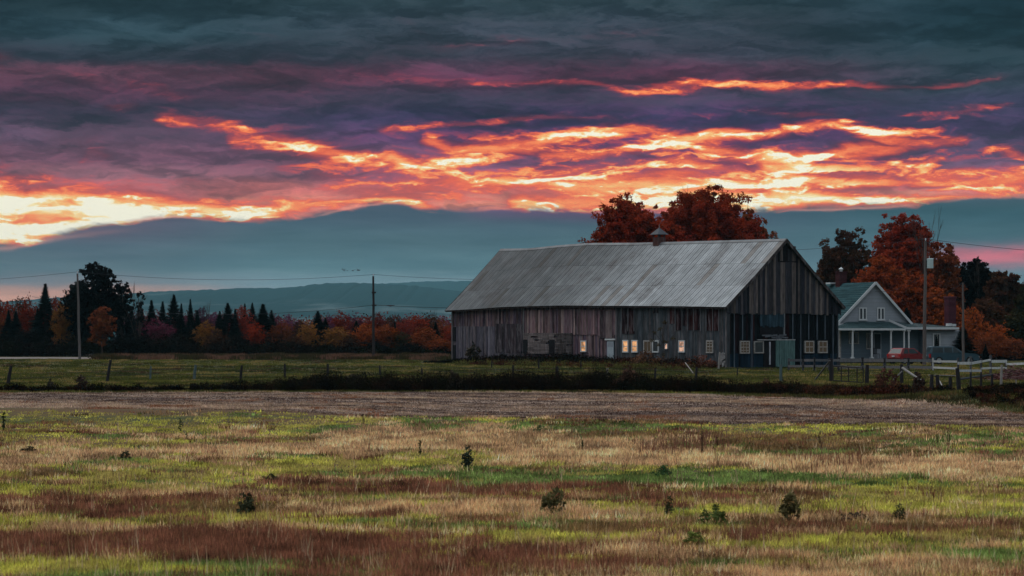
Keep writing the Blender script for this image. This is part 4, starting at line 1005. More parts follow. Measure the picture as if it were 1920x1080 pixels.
# ---------------------------------------------------------------- fences
GW = [(.12, .12, .125), (.15, .14, .14), (.085, .088, .095)]; GPO = [(.05, .05, .055), (.035, .035, .04)]
WHT = [(.34, .37, .385), (.42, .44, .44)]
def post_box(m, x, y, z0, z1, w, col): m.box((x - w / 2, y - w / 2, z0), (x + w / 2, y + w / 2, z1), col)
def board_fence(pts, label, cat='fence', rails=None, pal=GW, pw=.16, ppal=None):
    """pts: (px, ytop_post, Y); rails: fractions of post height"""
    o = P(pts[0][0], 623, pts[0][2]); o.z = 0
    t = empty('board_fence', o, 0, label, cat)
    W_ = [(P(px, 623, Y), H - (yt - HY) * Y / F) for px, yt, Y in pts]
    for (p, h_) in W_:
        m = MB(); post_box(m, p.x - o.x, p.y - o.y, -.15, h_, pw, (ppal or pal)[rnd.randrange(len(ppal or pal))]); m.build('post', M['wood'], t)
    for k in range(len(W_) - 1):
        (p, h0), (q, h1) = W_[k], W_[k + 1]
        for (ra, rb, rh) in rails[k] if isinstance(rails[0], list) else rails:
            m = MB(); a = Vector((p.x - o.x, p.y - o.y - pw * .6, ra)); b = Vector((q.x - o.x, q.y - o.y - pw * .6, rb))
            d = (b - a).normalized() * .06
            m.beam(a - d, b + d, .04, rh, pal[rnd.randrange(len(pal))]); m.build('rail', M['wood'], t)
    return t
zY = lambda py, Y: H - (py - HY) * Y / F
Yf = 187
r1 = [(zY(675.5, Yf), zY(675.5, Yf), .19), (zY(686.5, Yf), zY(686.5, Yf), .17)]
board_fence([(1479, 672, Yf), (1505.5, 673, Yf), (1527, 670, Yf), (1554.5, 671.5, Yf), (1572, 671, Yf)], 'low grey board fence standing against the barn gable', rails=r1, pw=.15, ppal=GPO)
board_fence([(1573, 670, 190), (1617, 670, 190), (1658.5, 670, 190), (1703, 671, 190), (1748.5, 671, 190)], 'grey two rail board fence in front of the red car and the porch', rails=[(zY(676, 190), zY(676, 190), .22), (zY(688, 190), zY(689, 190), .22)], pw=.2, ppal=GPO)
board_fence([(1749.5, 671, 188), (1796, 672, 184)], 'two rail fence with a whitewashed lower rail before the dark car', rails=[(zY(677.5, 188), zY(678, 184), .16), (zY(689, 188), zY(691, 184), .15)], pal=[(.30, .31, .31), (.36, .37, .37)], pw=.12)
board_fence([(1796.5, 670.5, 165), (1820, 668, 166), (1839.5, 672, 169), (1857, 666, 172)], 'white railed pen panel bending away to the tall post', rails=[[(zY(681, 165), zY(681, 166), .19), (zY(695, 165), zY(695, 166), .16)], [(zY(681.5, 166), zY(678, 169), .17), (zY(695, 166), zY(695, 169), .16)], [(zY(678, 169), zY(675, 172), .13), (zY(691, 169), zY(690, 172), .13)]], pal=WHT, pw=.13, ppal=[(.05, .05, .055), (.08, .08, .085)])
board_fence([(1857.5, 666, 176), (1886, 674, 176), (1936, 674, 174)], 'white railed fence running off the right edge of the yard', rails=[[(zY(677.5, 176), zY(677.5, 176), .2), (zY(690, 176), zY(690, 176), .15)], [(zY(683, 176), zY(681, 174), .17)]], pal=WHT, pw=.17, ppal=[(.04, .04, .045), (.07, .07, .07)])
# dark posts of the pen in front of the white rails
def single_post(px, yt, yb, w, label, lean=0.0, col=(.07, .065, .065), group='rough wooden fence posts along the brush', name='fence_post', rnd_=True, Y=None):
    Y = Y or ground_y(yb); g0 = float(gz(gx(px, Y), Y))
    hgt = zY(yt, Y) - g0
    m = MB()
    w *= 1.25; m.tube([(0, 0, -.2), (lean * .5, 0, hgt * .5), (lean, 0, hgt)], [w / 2, w / 2 * .95, w / 2 * .8], 8, col)
    o = m.build(name, M['wood']); o.location = (gx(px, Y), Y, g0); o.rotation_euler = (0, 0, rnd.uniform(0, .1))
    return tag(o, label, 'fence post', group)
PP = [
    (14, 686, 720, .17, 'dark leaning post at the far left edge of the wire fence', .22), (200, 675, 716, .15, 'tall thin dark post right of the left utility pole', .25), (281.5, 686, 711, .11, 'thin teal grey post, first right of the tall thin post', .05),
    (363.5, 684, 712, .16, 'grey green leaning post between the left pole and the first brush clump', .12), (450.5, 685, 712, .14, 'grey post above a small dark bush on the left', .1), (534, 682, 708, .12, 'slim post midway between the left trees and the middle pole', 0),
    (614.5, 682, 707, .14, 'squat dark post, next one left of the middle utility pole', 0), (713, 685, 705, .12, 'short post just right of the middle utility pole foot', -.05), (791, 690, 704, .11, 'short dark post rising from the brush left of the barn', 0),
    (962, 684, 712, .12, 'thin post before the shingled patch of the barn', 0), (1044.5, 687, 718, .18, 'stout dark post before the dark barn doorway', 0), (1138, 690, 712, .14, 'dark post in front of the pale service door', .04), (1010, 672, 692, .12, 'small post near the barn foot below the clapboard patch', 0),
    (1089, 676, 691, .09, 'small thin post below the first glowing window', 0), (922, 676, 690, .09, 'little post near the left boards of the barn', 0), (1228, 690, 712, .12, 'dark post before the pair of dim windows', .03), (1305, 688, 716, .13, 'dark post right of the leaning pole', .04),
    (1382.5, 688, 706, .07, 'thin stake below the barn corner', 0), (1464, 683, 716, .15, 'dark post standing alone below the green sliding door', 0), (1347, 660, 692, .13, 'pale stripped stake against the barn corner', .12),
    (1625, 684, 720, .20, 'thick dark gate post right of the metal gate', .04), (1558.5, 672, 716, .20, 'thick grey gate post left of the metal gate', 0), (1690.5, 683, 720, .18, 'dark post meeting the broken slanting rail', 0), (1716.5, 697, 724, .15, 'short dark post right of the slanting rail', .02),
    (1746, 702, 735, .17, 'tapered dark stump between two brush clumps', .04), (1759.5, 703, 738, .18, 'dark stump leaning beside a fallen branch', -.06), (1782, 707, 746, .15, 'short round post in the open grass gap', 0), (1799, 690, 747, .17, 'tall dark corner post of the wire fence', -.10),
    (1820, 700, 739, .09, 'thin grey post behind the corner post', 0), (1839.5, 700, 738, .10, 'thin dark post, second right of the corner post', 0), (1860, 702, 735, .12, 'low dark post at the edge of the right brush', 0), (1876.5, 684, 735, .11, 'tall pale stick post before the woodpile', .05),
    (1905, 712, 737, .06, 'short pale stake in the right brush', 0)]
for a in PP: single_post(*a, col=(.20, .19, .18) if 'pale' in a[4] else ((.07, .10, .10) if 'teal' in a[4] or 'green' in a[4] else (.022, .02, .022)))
# wires of the field fence
def fence_wire(pxs, label, zh):
    m = MB(); o = None
    pts = []
    for px, yt, yb in pxs:
        Y = ground_y(yb); pts.append(Vector((gx(px, Y), Y - .09, zh)))
    o = pts[0].copy(); m.tube([p - o for p in pts], .008, 4); ob = m.build('fence_wire', M['wire']); ob.location = o; tag(ob, label, 'wire', 'wires of the field fence')
seq = [(p[0], p[1], p[2]) for p in sorted(PP, key=lambda q: q[0]) if p[2] > 700 and p[0] < 1480]
fence_wire(seq, 'upper thin wire strung along the field fence posts', .62)
fence_wire(seq, 'lower thin wire strung along the field fence posts', .34)
# leaning braces
def brace(p, q, w, label, col=(.12, .115, .115), name='leaning_pole', cat='pole'):
    p, q = Vector(p), Vector(q); m = MB(); m.tube([Vector((0, 0, 0)), q - p], [w / 2, w / 2 * .8], 7, col); o = m.build(name, M['wood']); o.location = p; return tag(o, label, cat)
brace(P(1528, 713, 150), P(1556, 676, 144), .12, 'long pole leaning up against the left gate post')
brace(P(1692, 690, 135), P(1731, 716, 133), .15, 'weathered rail slanting down from its post to the brush', (.17, .165, .16), 'broken_rail', 'rail')
brace(P(1675, 712, 134), P(1692, 696, 134), .10, 'forked dark branch propped at the slanting rail')
brace(P(1760, 712, 124), P(1775, 738, 118), .08, 'pale fallen branch leaning on the dark stump', (.2, .19, .18), 'fallen_branch', 'branch')
brace(P(1285, 680, 178), P(1300, 700, 172), .09, 'bare grey stick leaning in weeds below the barn window', (.16, .15, .14), 'leaning_stick', 'stick')
brace(P(1741, 703.5, 145), P(1798, 704.5, 144), .07, 'thin horizontal rail nailed between posts in the grass gap', (.13, .125, .12), 'thin_rail', 'rail')
brace(P(1800, 711, 120), P(1862, 702, 150), .12, 'dark curved rail rising right from the corner post', (.04, .045, .05), 'dark_rail', 'rail')
# metal gate
Yg = 139.5; go = P(1562, 623, Yg); go.z = 0
gate = empty('metal_gate', go, 0, 'dark metal gate sagging between its two wooden posts', 'gate')
gp = lambda px, py: (P(px, py, Yg) - go)
m = MB()
for a, b in (((1562, 686.5), (1618.5, 690)), ((1562, 713.5), (1618.5, 717)), ((1562, 686.5), (1562, 713.5)), ((1618.5, 690), (1618.5, 717))): m.tube([gp(*a), gp(*b)], .035, 6)
m.build('gate_frame', M['darkmetal'], gate)
for px in (1577.5, 1591, 1607): m = MB(); f_ = (px - 1562) / 56; m.tube([gp(px, 687 + 3 * f_), gp(px, 714 + 3 * f_)], .035, 6); m.build('gate_bar', M['darkmetal'], gate)
m = MB()
for k in range(1, 6): m.tube([gp(1562, 686.5 + k * 4.5), gp(1618.5, 690 + k * 4.5)], .007, 4)
m.build('gate_mesh', M['darkmetal'], gate)

# ---------------------------------------------------------------- flock of birds
for i, (px, py, s_) in enumerate([(642.5, 504.5, 1), (645, 505, 1.1), (646, 508, .8), (651, 507.5, .9), (661.5, 507.5, 1.1), (669.5, 507.5, 1), (672.5, 507, 1.1), (644, 507, .8)]):
    Y = 330 + i * 3; o_ = P(px, py, Y); m = MB()
    m.tube([(-.22 * s_, 0, 0), (-.1 * s_, 0, .01), (.05 * s_, 0, .01), (.18 * s_, 0, .03), (.25 * s_, 0, .02)], [.01, .05 * s_, .06 * s_, .035 * s_, .008], 6)
    for sd2 in (-1, 1):
        up = rnd.uniform(.0, .25)
        m.face([(.08 * s_, 0, .03), (-.08 * s_, 0, .03), (-.06 * s_, sd2 * .3 * s_, .03 + up * .6), (-.02 * s_, sd2 * .55 * s_, .03 + up), (.06 * s_, sd2 * .3 * s_, .03 + up * .7)])
    o = m.build('bird', M['wire']); o.location = o_; o.rotation_euler = (0, 0, rnd.uniform(.4, 2.6)); tag(o, ['first bird at the left end of the flock', 'second bird from the left of the flock', 'third bird from the left, flying lowest', 'fifth bird, beginning of the gap', 'sixth bird, alone in the middle of the flock', 'seventh bird near the right end of the flock', 'last bird at the right end of the flock', 'fourth bird just under the second'][i] + ' left of the middle pole top', 'bird', 'birds flying over the hills')

# ---------------------------------------------------------------- grass, stubble, brush (countless: stuff)
def blades(name, X, Y, Hh, spread, nb, cols, wpx=.0004, wmin=.004, lean=.35, seed=1, matn='grass', cj=.22, gaps=None):
    g = np.random.default_rng(seed); N = len(X)
    bx = np.repeat(X, nb) + g.normal(0, 1, N * nb) * spread; by = np.repeat(Y, nb) + g.normal(0, 1, N * nb) * spread
    h = np.repeat(Hh, nb) * g.uniform(.55, 1.15, N * nb)
    w = np.maximum(wmin, wpx * by) * g.uniform(.6, 1.3, N * nb)
    th = g.uniform(0, np.pi, N * nb); cx_, sx_ = np.cos(th) * w / 2, np.sin(th) * w / 2
    la = g.uniform(0, 2 * np.pi, N * nb); ll = h * lean * g.uniform(.1, 1.2, N * nb)
    z0 = gz(bx, by) - .01
    v = np.zeros((N * nb, 3, 3), np.float32)
    v[:, 0] = np.stack([bx - cx_, by - sx_, z0], -1); v[:, 1] = np.stack([bx + cx_, by + sx_, z0], -1)
    v[:, 2] = np.stack([bx + np.cos(la) * ll, by + np.sin(la) * ll, z0 + h], -1)
    c = np.repeat(cols, nb, axis=0) * g.uniform(1 - cj, 1 + cj, (N * nb, 1)) * g.uniform(.93, 1.07, (N * nb, 3))
    return np_mesh(name, v.reshape(-1, 3), 3, np.clip(c, 0, 1), M[matn])

KINDS = ['tan', 'yel', 'grn', 'red', 'brn']
KC = {'tan': (.84, .58, .31), 'yel': (.52, .49, .085), 'grn': (.19, .27, .07), 'red': (.25, .105, .06), 'brn': (.26, .16, .065)}
KH = {'tan': .125, 'yel': .08, 'grn': .085, 'red': .14, 'brn': .11}
# broad patches of the field: kind, centre x, centre y, half width, half height, weight
PATCH = [('yel', 250, 785, 420, 18, 1.2), ('yel', 100, 830, 150, 12, .8), ('grn', 1000, 806, 500, 8, 1.1), ('brn', 1300, 820, 260, 8, 1.1), ('yel', 1700, 806, 320, 9, 1.0), ('grn', 1800, 826, 220, 9, .7), ('brn', 1600, 835, 240, 9, .9), ('grn', 1560, 847, 240, 8, .9),
         ('tan', 740, 812, 230, 12, 1.2), ('tan', 900, 830, 260, 16, 1.3), ('tan', 1080, 846, 160, 16, 1.3), ('tan', 1300, 862, 300, 13, 1.5), ('tan', 1700, 873, 360, 16, 1.5), ('tan', 1850, 890, 200, 14, 1.0), ('tan', 60, 860, 200, 18, 1.1), ('tan', 220, 842, 160, 10, 1.1), ('tan', 480, 838, 200, 12, 1.0), ('tan', 660, 838, 140, 10, 1.0),
         ('yel', 780, 866, 240, 12, 1.1), ('yel', 480, 868, 200, 8, .9), ('yel', 1240, 858, 60, 6, 1.0), ('grn', 1100, 886, 380, 13, 1.6), ('grn', 1480, 899, 300, 13, 1.4), ('yel', 1300, 880, 240, 9, 1.0), ('grn', 560, 880, 120, 9, .8), ('yel', 1800, 908, 300, 12, 1.0),
         ('brn', 100, 885, 160, 10, 1.0), ('yel', 300, 892, 220, 12, 1.0), ('red', 480, 908, 260, 9, .8), ('red', 900, 918, 320, 13, 1.5), ('red', 1200, 935, 240, 15, 1.5), ('brn', 1500, 938, 200, 12, 1.0), ('yel', 130, 912, 200, 10, 1.1), ('yel', 700, 935, 240, 9, 1.2), ('yel', 1680, 945, 300, 17, 1.5), ('yel', 1300, 962, 260, 8, 1.1),
         ('red', 1750, 935, 130, 8, .8), ('red', 180, 943, 300, 20, 1.5), ('brn', 120, 935, 90, 10, 1.0), ('tan', 20, 950, 70, 18, .9), ('tan', 470, 935, 230, 7, .9), ('brn', 420, 955, 160, 12, 1.0), ('tan', 760, 962, 300, 9, 1.2), ('red', 700, 972, 180, 9, 1.0), ('tan', 1000, 970, 260, 10, 1.1), ('tan', 1420, 975, 340, 9, 1.3),
         ('yel', 200, 972, 340, 11, 1.2), ('yel', 620, 978, 200, 7, .7), ('tan', 240, 990, 320, 8, 1.0), ('grn', 950, 994, 200, 9, .9), ('brn', 1700, 985, 250, 14, 1.1), ('red', 1560, 1000, 320, 14, 1.2), ('brn', 1160, 1000, 160, 12, .8), ('red', 200, 1022, 420, 26, 1.7), ('red', 560, 1030, 260, 28, 1.5), ('yel', 1020, 1018, 240, 10, 1.6), ('yel', 1560, 1028, 260, 9, 1.3),
         ('red', 800, 1040, 300, 20, 1.4), ('tan', 1240, 1040, 160, 16, 1.2), ('yel', 1320, 1000, 60, 14, .8), ('grn', 1800, 1040, 160, 14, .9), ('red', 1140, 1066, 200, 20, 1.0), ('tan', 1700, 1060, 260, 18, 1.0), ('grn', 1350, 1062, 90, 14, .9), ('yel', 160, 1062, 260, 16, 1.6), ('grn', 440, 1066, 200, 16, 1.1), ('red', 700, 1085, 300, 20, 1.0), ('tan', 1500, 1090, 400, 20, .9), ('grn', 200, 1100, 500, 24, 1.0)]
def field_scores(px, py):
    sx_ = px + (fbm(px / 210, py / 30, 3) - .5) * 170; sy_ = py + (fbm(px / 130 + 9, py / 26 + 4, 4) - .5) * 30
    sc_ = np.zeros((len(KINDS), len(px)))
    for k, cx, cy, rx, ry, w in PATCH:
        sc_[KINDS.index(k)] += w * (.66 if k == 'red' else .9) * np.exp(-((sx_ - cx) / rx) ** 2 - ((sy_ - cy) / ry) ** 2)
    for i in range(len(KINDS)):
        sc_[i] += (fbm(px / 115 + 31 * i, py / 6.5 + 13 * i, 4) - .5) * 2.7 + (fbm(px / 13 + 7 * i, py / 3.5 + 3 * i, 2) - .5) * 1.3 + .28
    sc_[0] *= np.where(py > 960, .8, 1.0); sc_[1] *= 1.1; sc_[1] += .08; sc_[3] -= .1
    return sc_
g = np.random.default_rng(5)
N = 92000
px = g.uniform(-160, 2080, N); py = 775 + (1150 - 775) * g.random(N) ** .85
Yv = F * H / (py - HY); Xv = (px - CX) * Yv / F
edge_line = Xv * .612 + Yv < 84.0 + (fbm(px / 90, py * 0 + 3, 3) - .5) * 5.0
px, py, Xv, Yv = px[edge_line], py[edge_line], Xv[edge_line], Yv[edge_line]
sc_ = field_scores(px, py); kd = sc_.argmax(0)
for i, k in enumerate(KINDS):
    s_ = kd == i
    base = np.array(KC[k])[None] * np.clip(1 + 2.6 * (fbm(px[s_] / 34 + i, py[s_] / 5 + 50, 4)[:, None] - .5), .16, 1.9) * g.uniform(.6, 1.35, (s_.sum(), 1))
    if k == 'tan':
        mixr = np.clip(fbm(px[s_] / 80, py[s_] / 12 + 90, 3) * 2.2 - .75, 0, 1)[:, None]; base = base * (1 - mixr * .35) * np.array([1, .9, .85]) + mixr * .06 * np.array([1, .5, .4])
    if k == 'yel':
        mixr = np.clip(fbm(px[s_] / 70, py[s_] / 10 + 20, 3) * 2.4 - .8, 0, 1)[:, None]; base = base * (1 - mixr) + mixr * np.array([.50, .40, .12])
    hh = KH[k] * g.uniform(.6, 1.25, s_.sum()) * (.4 + 1.2 * fbm(px[s_] / 30, py[s_] / 5 + 70, 3))
    o = blades({'tan': 'dry_grass', 'yel': 'yellow_green_grass', 'grn': 'green_grass', 'red': 'red_brown_weeds', 'brn': 'brown_weeds'}[k], Xv[s_], Yv[s_], hh, {'tan': .16, 'yel': .10, 'grn': .12, 'red': .13, 'brn': .14}[k],
               {'tan': 11, 'yel': 10, 'grn': 10, 'red': 9, 'brn': 9}[k], base, lean={'tan': .6, 'yel': .7, 'grn': .6, 'red': .35, 'brn': .5}[k], wpx=.00052, seed=20 + i, cj=.45)
    tag(o, {'tan': 'soft dry tan grass lying in pale drifts across the field', 'yel': 'short yellow green grass in ragged bands over the field', 'grn': 'darker green clover and grass band through the middle of the field',
            'red': 'taller red brown weeds in dark bands near the viewer', 'brn': 'low brown dead weeds scattered between the grass bands'}[k], 'grass', kind='stuff')
# rough grass on the raised bank
N = 7000
Xb = g.uniform(10, 34, N); Yb = g.uniform(84, 114, N); fy_ = np.interp(Xb, [-40, -25, 0, 13.3, 19, 24, 60], [118.5, 118.7, 120.8, 111, 89, 80, 70]); okb = Yb > fy_ - .4; Xb, Yb = Xb[okb], Yb[okb]
t = np.clip((fbm(Xb * .5, Yb * .35, 3) - .35) * 3, 0, 1)[:, None]; cb = (1 - t) * np.array([.03, .028, .012]) + t * np.array([.10, .10, .025]); cb = np.where(fbm(Xb * .8 + 9, Yb * .6, 3)[:, None] > .6, np.array([.14, .075, .035]), cb)
tag(blades('bank_grass', Xb, Yb, .10 + .12 * g.random(len(Xb)), .2, 10, cb, wpx=.00045, lean=.6, seed=41, cj=.4), 'rough dark green grass over the raised bank at the right', 'grass', kind='stuff')
# the same grasses carried on past both sides of the frame
N = 46000
px = np.where(g.random(N) < .5, g.uniform(-1100, -150, N), g.uniform(2070, 3100, N)); py = 790 + 330 * g.random(N) ** .8; Yv = F * H / (py - HY); Xv = (px - CX) * Yv / F
Xs = Xv; kk_ = (Xs * .612 + Yv < 84) & (Yv < 125); px, py, Xv, Yv = px[kk_], py[kk_], Xv[kk_], Yv[kk_]
sel = fbm(px / 110, py / 7, 4); cb = np.where(sel[:, None] > .56, np.array(KC['yel']), np.where(sel[:, None] > .46, np.array(KC['tan']), np.array(KC['red'])))
tag(blades('side_grass', Xv, Yv, .09 + .08 * g.random(len(Xv)), .16, 8, cb * g.uniform(.5, 1.2, (len(Xv), 1)), wpx=.0008, lean=.6, seed=62, cj=.4), 'mixed field grass beyond both sides of the view', 'grass', kind='stuff')
# single taller straws
N = 1500
py_ = 800 + 330 * g.random(N) ** .8; px_ = g.uniform(-120, 2040, N); Y_ = F * H / (py_ - HY)
tag(blades('tall_straw', gx(px_, Y_), Y_, .20 + .22 * g.random(N), .05, 3, np.where((g.random(N) < .5)[:, None], np.array([.62, .46, .28]), np.array([.16, .085, .05])) , wpx=.00035, lean=.35, seed=61, cj=.3), 'thin taller straws and seed stems standing over the field grass', 'grass', kind='stuff')
# stubble strip
N = 42000
px = g.uniform(-300, 2500, N); py = 733 + (812 - 733) * g.random(N)
Yv = F * H / (py - HY); Xv = (px - CX) * Yv / F
fyv = np.interp(Xv, [-40, -25, 0, 13.3, 19, 24, 60], [118.5, 118.7, 120.8, 111, 89, 80, 70])
ok = (Xv * .612 + Yv > 83.5) & (Yv < fyv + 1)
px, py, Xv, Yv = px[ok], py[ok], Xv[ok], Yv[ok]
rr_ = Xv * .52 + Yv * .854
t = .6 * fbm(Xv * .035 + 3, rr_ * .27 + 5, 3) + .4 * fbm(Xv * .06, rr_ * .9, 3); t2 = fbm(px / 26, py / 2.2, 3)
t = np.clip((t * .72 + t2 * .28 - .40) * 5.5, 0, 1)[:, None]
cb = (1 - t) * np.array([.055, .03, .026]) + t * np.array([.52, .365, .25])
rust = (fbm(px / 60 + 8, py / 5 + 2, 3) > .66)[:, None]; cb = np.where(rust, np.array([.24, .11, .06]), cb)
tag(blades('stubble', Xv, Yv, .05 + .05 * t[:, 0], .14, 8, cb, wpx=.00042, lean=1.1, seed=33, cj=.3), 'pale cut stubble and straw in oblique rows beyond the grass', 'stubble', kind='stuff')
# pasture turf behind the brush
N = 46000
px = g.uniform(-400, 2700, N); py = 671 + (738 - 671) * g.random(N) ** 1.1
Yv = F * H / (py - HY); Xv = (px - CX) * Yv / F
fyv = np.interp(Xv, [-40, -25, 0, 13.3, 19, 24, 60], [118.5, 118.7, 120.8, 111, 89, 80, 70])
loc = np.stack([(Xv - BN.x) * BA.x + (Yv - BN.y) * BA.y, (Xv - BN.x) * BB.x + (Yv - BN.y) * BB.y], -1)
lh = np.stack([(Xv - HO.x) * HX.x + (Yv - HO.y) * HX.y, (Xv - HO.x) * HB.x + (Yv - HO.y) * HB.y], -1)
ok = (Yv > fyv + .5) & ~((loc[:, 0] > -.3) & (loc[:, 0] < BW + .3) & (loc[:, 1] > -.3) & (loc[:, 1] < BL)) & ~((lh[:, 0] > -.5) & (lh[:, 1] > -2.3)) & ~((Yv > 268) & (px < 230))
px, py, Xv, Yv = px[ok], py[ok], Xv[ok], Yv[ok]
t = np.clip((fbm(px / 120, py / 4, 4) - .3) * 2.4, 0, 1)[:, None]; t3 = (fbm(px / 24 + 5, py / 2, 3) > .58)[:, None]
cb = (1 - t) * np.array([.028, .038, .009]) + t * np.array([.125, .125, .026]); cb = np.where(t3 & (t > .4), np.array([.22, .16, .055]), cb); cb = np.where(t3 & (t < .25), np.array([.07, .04, .022]), cb)
hh = .07 + .09 * fbm(px / 20, py / 3, 3)
tag(blades('pasture_grass', Xv, Yv, hh, .2, 9, cb, wpx=.0005, lean=.7, seed=34, cj=.3), 'short olive pasture grass between the brush and the barn', 'grass', kind='stuff')
# pale dead weeds along the far edge of the pasture
N = 5200
px = g.uniform(180, 840, N); Yv = g.uniform(262, 292, N); Xv = (px - CX) * Yv / F
t = fbm(px / 26, Yv / 9, 3)[:, None]
cb = np.where(t > .52, np.array([.14, .075, .05]), np.where(t > .44, np.array([.05, .035, .018]), np.array([.04, .035, .015])))
tag(blades('dead_weeds', Xv, Yv, (.2 + .55 * fbm(px / 18, Yv / 5, 3)), .3, 9, cb, wpx=.0006, lean=.35, seed=35, matn='weed'), 'pale and rusty dead weeds along the far edge of the pasture', 'weeds', kind='stuff')

def leafcloud(X, Y, Z, rx, rz, n, size, g, cols, jit=.35, up=.0):
    """n triangles around each centre; returns verts, colours"""
    N = len(X); T = N * n
    d = g.normal(0, 1, (T, 3)); d /= np.linalg.norm(d, axis=1)[:, None]; rad = g.random(T) ** .5
    c = np.stack([np.repeat(X, n), np.repeat(Y, n), np.repeat(Z, n)], -1)
    r = np.stack([np.repeat(rx, n), np.repeat(rx, n), np.repeat(rz, n)], -1)
    p = c + d * rad[:, None] * r
    a = g.normal(0, 1, (T, 3)); a /= np.linalg.norm(a, axis=1)[:, None]; b = np.cross(a, g.normal(0, 1, (T, 3))); b /= np.linalg.norm(b, axis=1)[:, None]
    s = (np.repeat(size, n) if hasattr(size, '__len__') else size) * g.uniform(.6, 1.35, T); s = s[:, None] if hasattr(s, '__len__') else s
    v = np.stack([p - a * s * .5, p + a * s * .5, p + b * s * .9], 1)
    cc = np.repeat(cols, n, axis=0) * g.uniform(1 - jit, 1 + jit, (T, 1))
    return v.reshape(-1, 3), np.clip(cc, 0, 1)
def brush(name, X, Y, Hh, cols, label, seed, n=70, size=.10, stems=9, rx=.45):
    g = np.random.default_rng(seed)
    z0 = gz(X, Y)
    v1, c1 = leafcloud(X, Y, z0 + Hh * .38, Hh * rx * 1.15 + .1, Hh * .45, n, size, g, cols)
    N = len(X); bx = np.repeat(X, stems) + g.normal(0, .25, N * stems); by = np.repeat(Y, stems) + g.normal(0, .25, N * stems); h = np.repeat(Hh, stems) * g.uniform(.5, 1.3, N * stems)
    zz = np.repeat(z0, stems); w = .013; th = g.uniform(0, 3.14, N * stems)
    v = np.zeros((N * stems, 3, 3)); v[:, 0] = np.stack([bx - np.cos(th) * w, by - np.sin(th) * w, zz], -1); v[:, 1] = np.stack([bx + np.cos(th) * w, by + np.sin(th) * w, zz], -1)
    v[:, 2] = np.stack([bx + g.normal(0, .14, N * stems) * h, by + g.normal(0, .14, N * stems) * h, zz + h], -1)
    c2 = np.repeat(cols, stems, axis=0) * g.uniform(.8, 1.8, (N * stems, 1))
    # seed heads and leaves up the stems
    o = np_mesh(name, np.concatenate([v1, v.reshape(-1, 3)]), 3, np.concatenate([c1, np.clip(c2, 0, 1)]), M['weed'])
    return tag(o, label, 'brush', kind='stuff')
DK = np.array([[.007, .006, .005], [.010, .007, .005], [.004, .004, .004], [.017, .009, .006], [.008, .010, .004]])
RS = np.array([[.055, .016, .011], [.035, .014, .010], [.075, .030, .014], [.028, .018, .010]])
g = np.random.default_rng(77)
# ditch brush
N = 1500
px = g.uniform(-60, 1500, N); Yv = np.interp(px, [-60, 430, 1100, 1500], [120.5, 122, 122.5, 115.5]) + g.uniform(-.3, 8.5, N) ** 1.0
dens = np.interp(px, [0, 150, 420, 480, 640, 1450, 1500], [.35, .4, .5, .8, 1, 1, .8]); ok = g.random(N) < dens; px, Yv = px[ok], Yv[ok]
hb = np.interp(px, [0, 400, 500, 640, 760, 900, 1040, 1160, 1300, 1480], [.36, .40, .55, .98, .84, 1.05, .92, 1.05, .80, .70]) * (.1 + 1.75 * fbm(px / 26, Yv * .3, 3))
brush('ditch_brush', gx(px, Yv), Yv, hb, DK[g.integers(0, 5, len(px))], 'dark tangled brush filling the ditch between stubble and pasture', 3, n=90, size=.085)
N = 620
px = g.uniform(1440, 1780, N); Yv = np.interp(px, [1440, 1560, 1780], [118, 112, 108]) + g.uniform(0, 6, N)
hb = .55 * (.5 + 1.0 * fbm(px / 30, Yv * .3, 3)); cc = np.where((g.random(N) < .55)[:, None], RS[g.integers(0, 4, N)], DK[g.integers(0, 5, N)])
ok = ~((px > 1700) & (g.random(N) < .7))
brush('rusty_brush', gx(px[ok], Yv[ok]), Yv[ok], hb[ok], cc[ok], 'rusty brown brush under the metal gate and broken rail', 4, n=90, size=.085)
N = 900
Xb = g.normal(23.5, 2.8, N); Yb = g.normal(99, 4.0, N); okb = (Xb > 17.3 + (Yb - 92) * .2) & (Yb > np.interp(Xb, [13.3, 19, 24, 60], [111, 89, 80, 70]) + 1.5); Xb, Yb = Xb[okb], Yb[okb]
brush('bank_brush', Xb, Yb, .34 * (.5 + 1.0 * fbm(Xb, Yb * .3, 3)), np.where((g.random(len(Xb)) < .25)[:, None], RS[g.integers(0, 4, len(Xb))], DK[g.integers(0, 5, len(Xb))]), 'near black brush over the raised bank at the right edge', 5, n=90, size=.075)
# overgrowth along the barn foot
N = 520
ss = g.uniform(.5, BL, N); off = g.uniform(.4, 3.2, N)
P_ = np.array([BN.x, BN.y])[None] + ss[:, None] * np.array([BB.x, BB.y])[None] - off[:, None] * np.array([BA.x, BA.y])[None]
hb = np.interp(ss, [0, 4, 9, 17, 20, 24, 30, 36, 43], [.5, 1.0, 1.0, 1.1, 1.5, 1.5, 1.3, 1.0, .35]) * (.45 + .9 * fbm(ss * .8, off, 3)) * np.interp(off, [.4, 3.2], [1.05, .6])
cc = np.where(((g.random(N) < .45) & (ss < 14))[:, None], RS[g.integers(0, 4, N)] * .9, DK[g.integers(0, 5, N)] * .9)
brush('barn_brush', P_[:, 0], P_[:, 1], hb, cc, 'dark overgrown weeds crowding the foot of the long barn wall', 6, n=70, size=.13, rx=.5)
N = 260
ss = g.uniform(-2, 30, N); off = g.uniform(3.0, 8, N)
P_ = np.array([BN.x, BN.y])[None] + ss[:, None] * np.array([BB.x, BB.y])[None] - off[:, None] * np.array([BA.x, BA.y])[None]
brush('sparse_weeds', P_[:, 0], P_[:, 1], .35 + .35 * g.random(N), np.where((g.random(N) < .5)[:, None], RS[g.integers(0, 4, N)], np.array([[.09, .09, .025]])), 'rust and olive weeds thinning out below the barn windows', 8, n=30, size=.12)

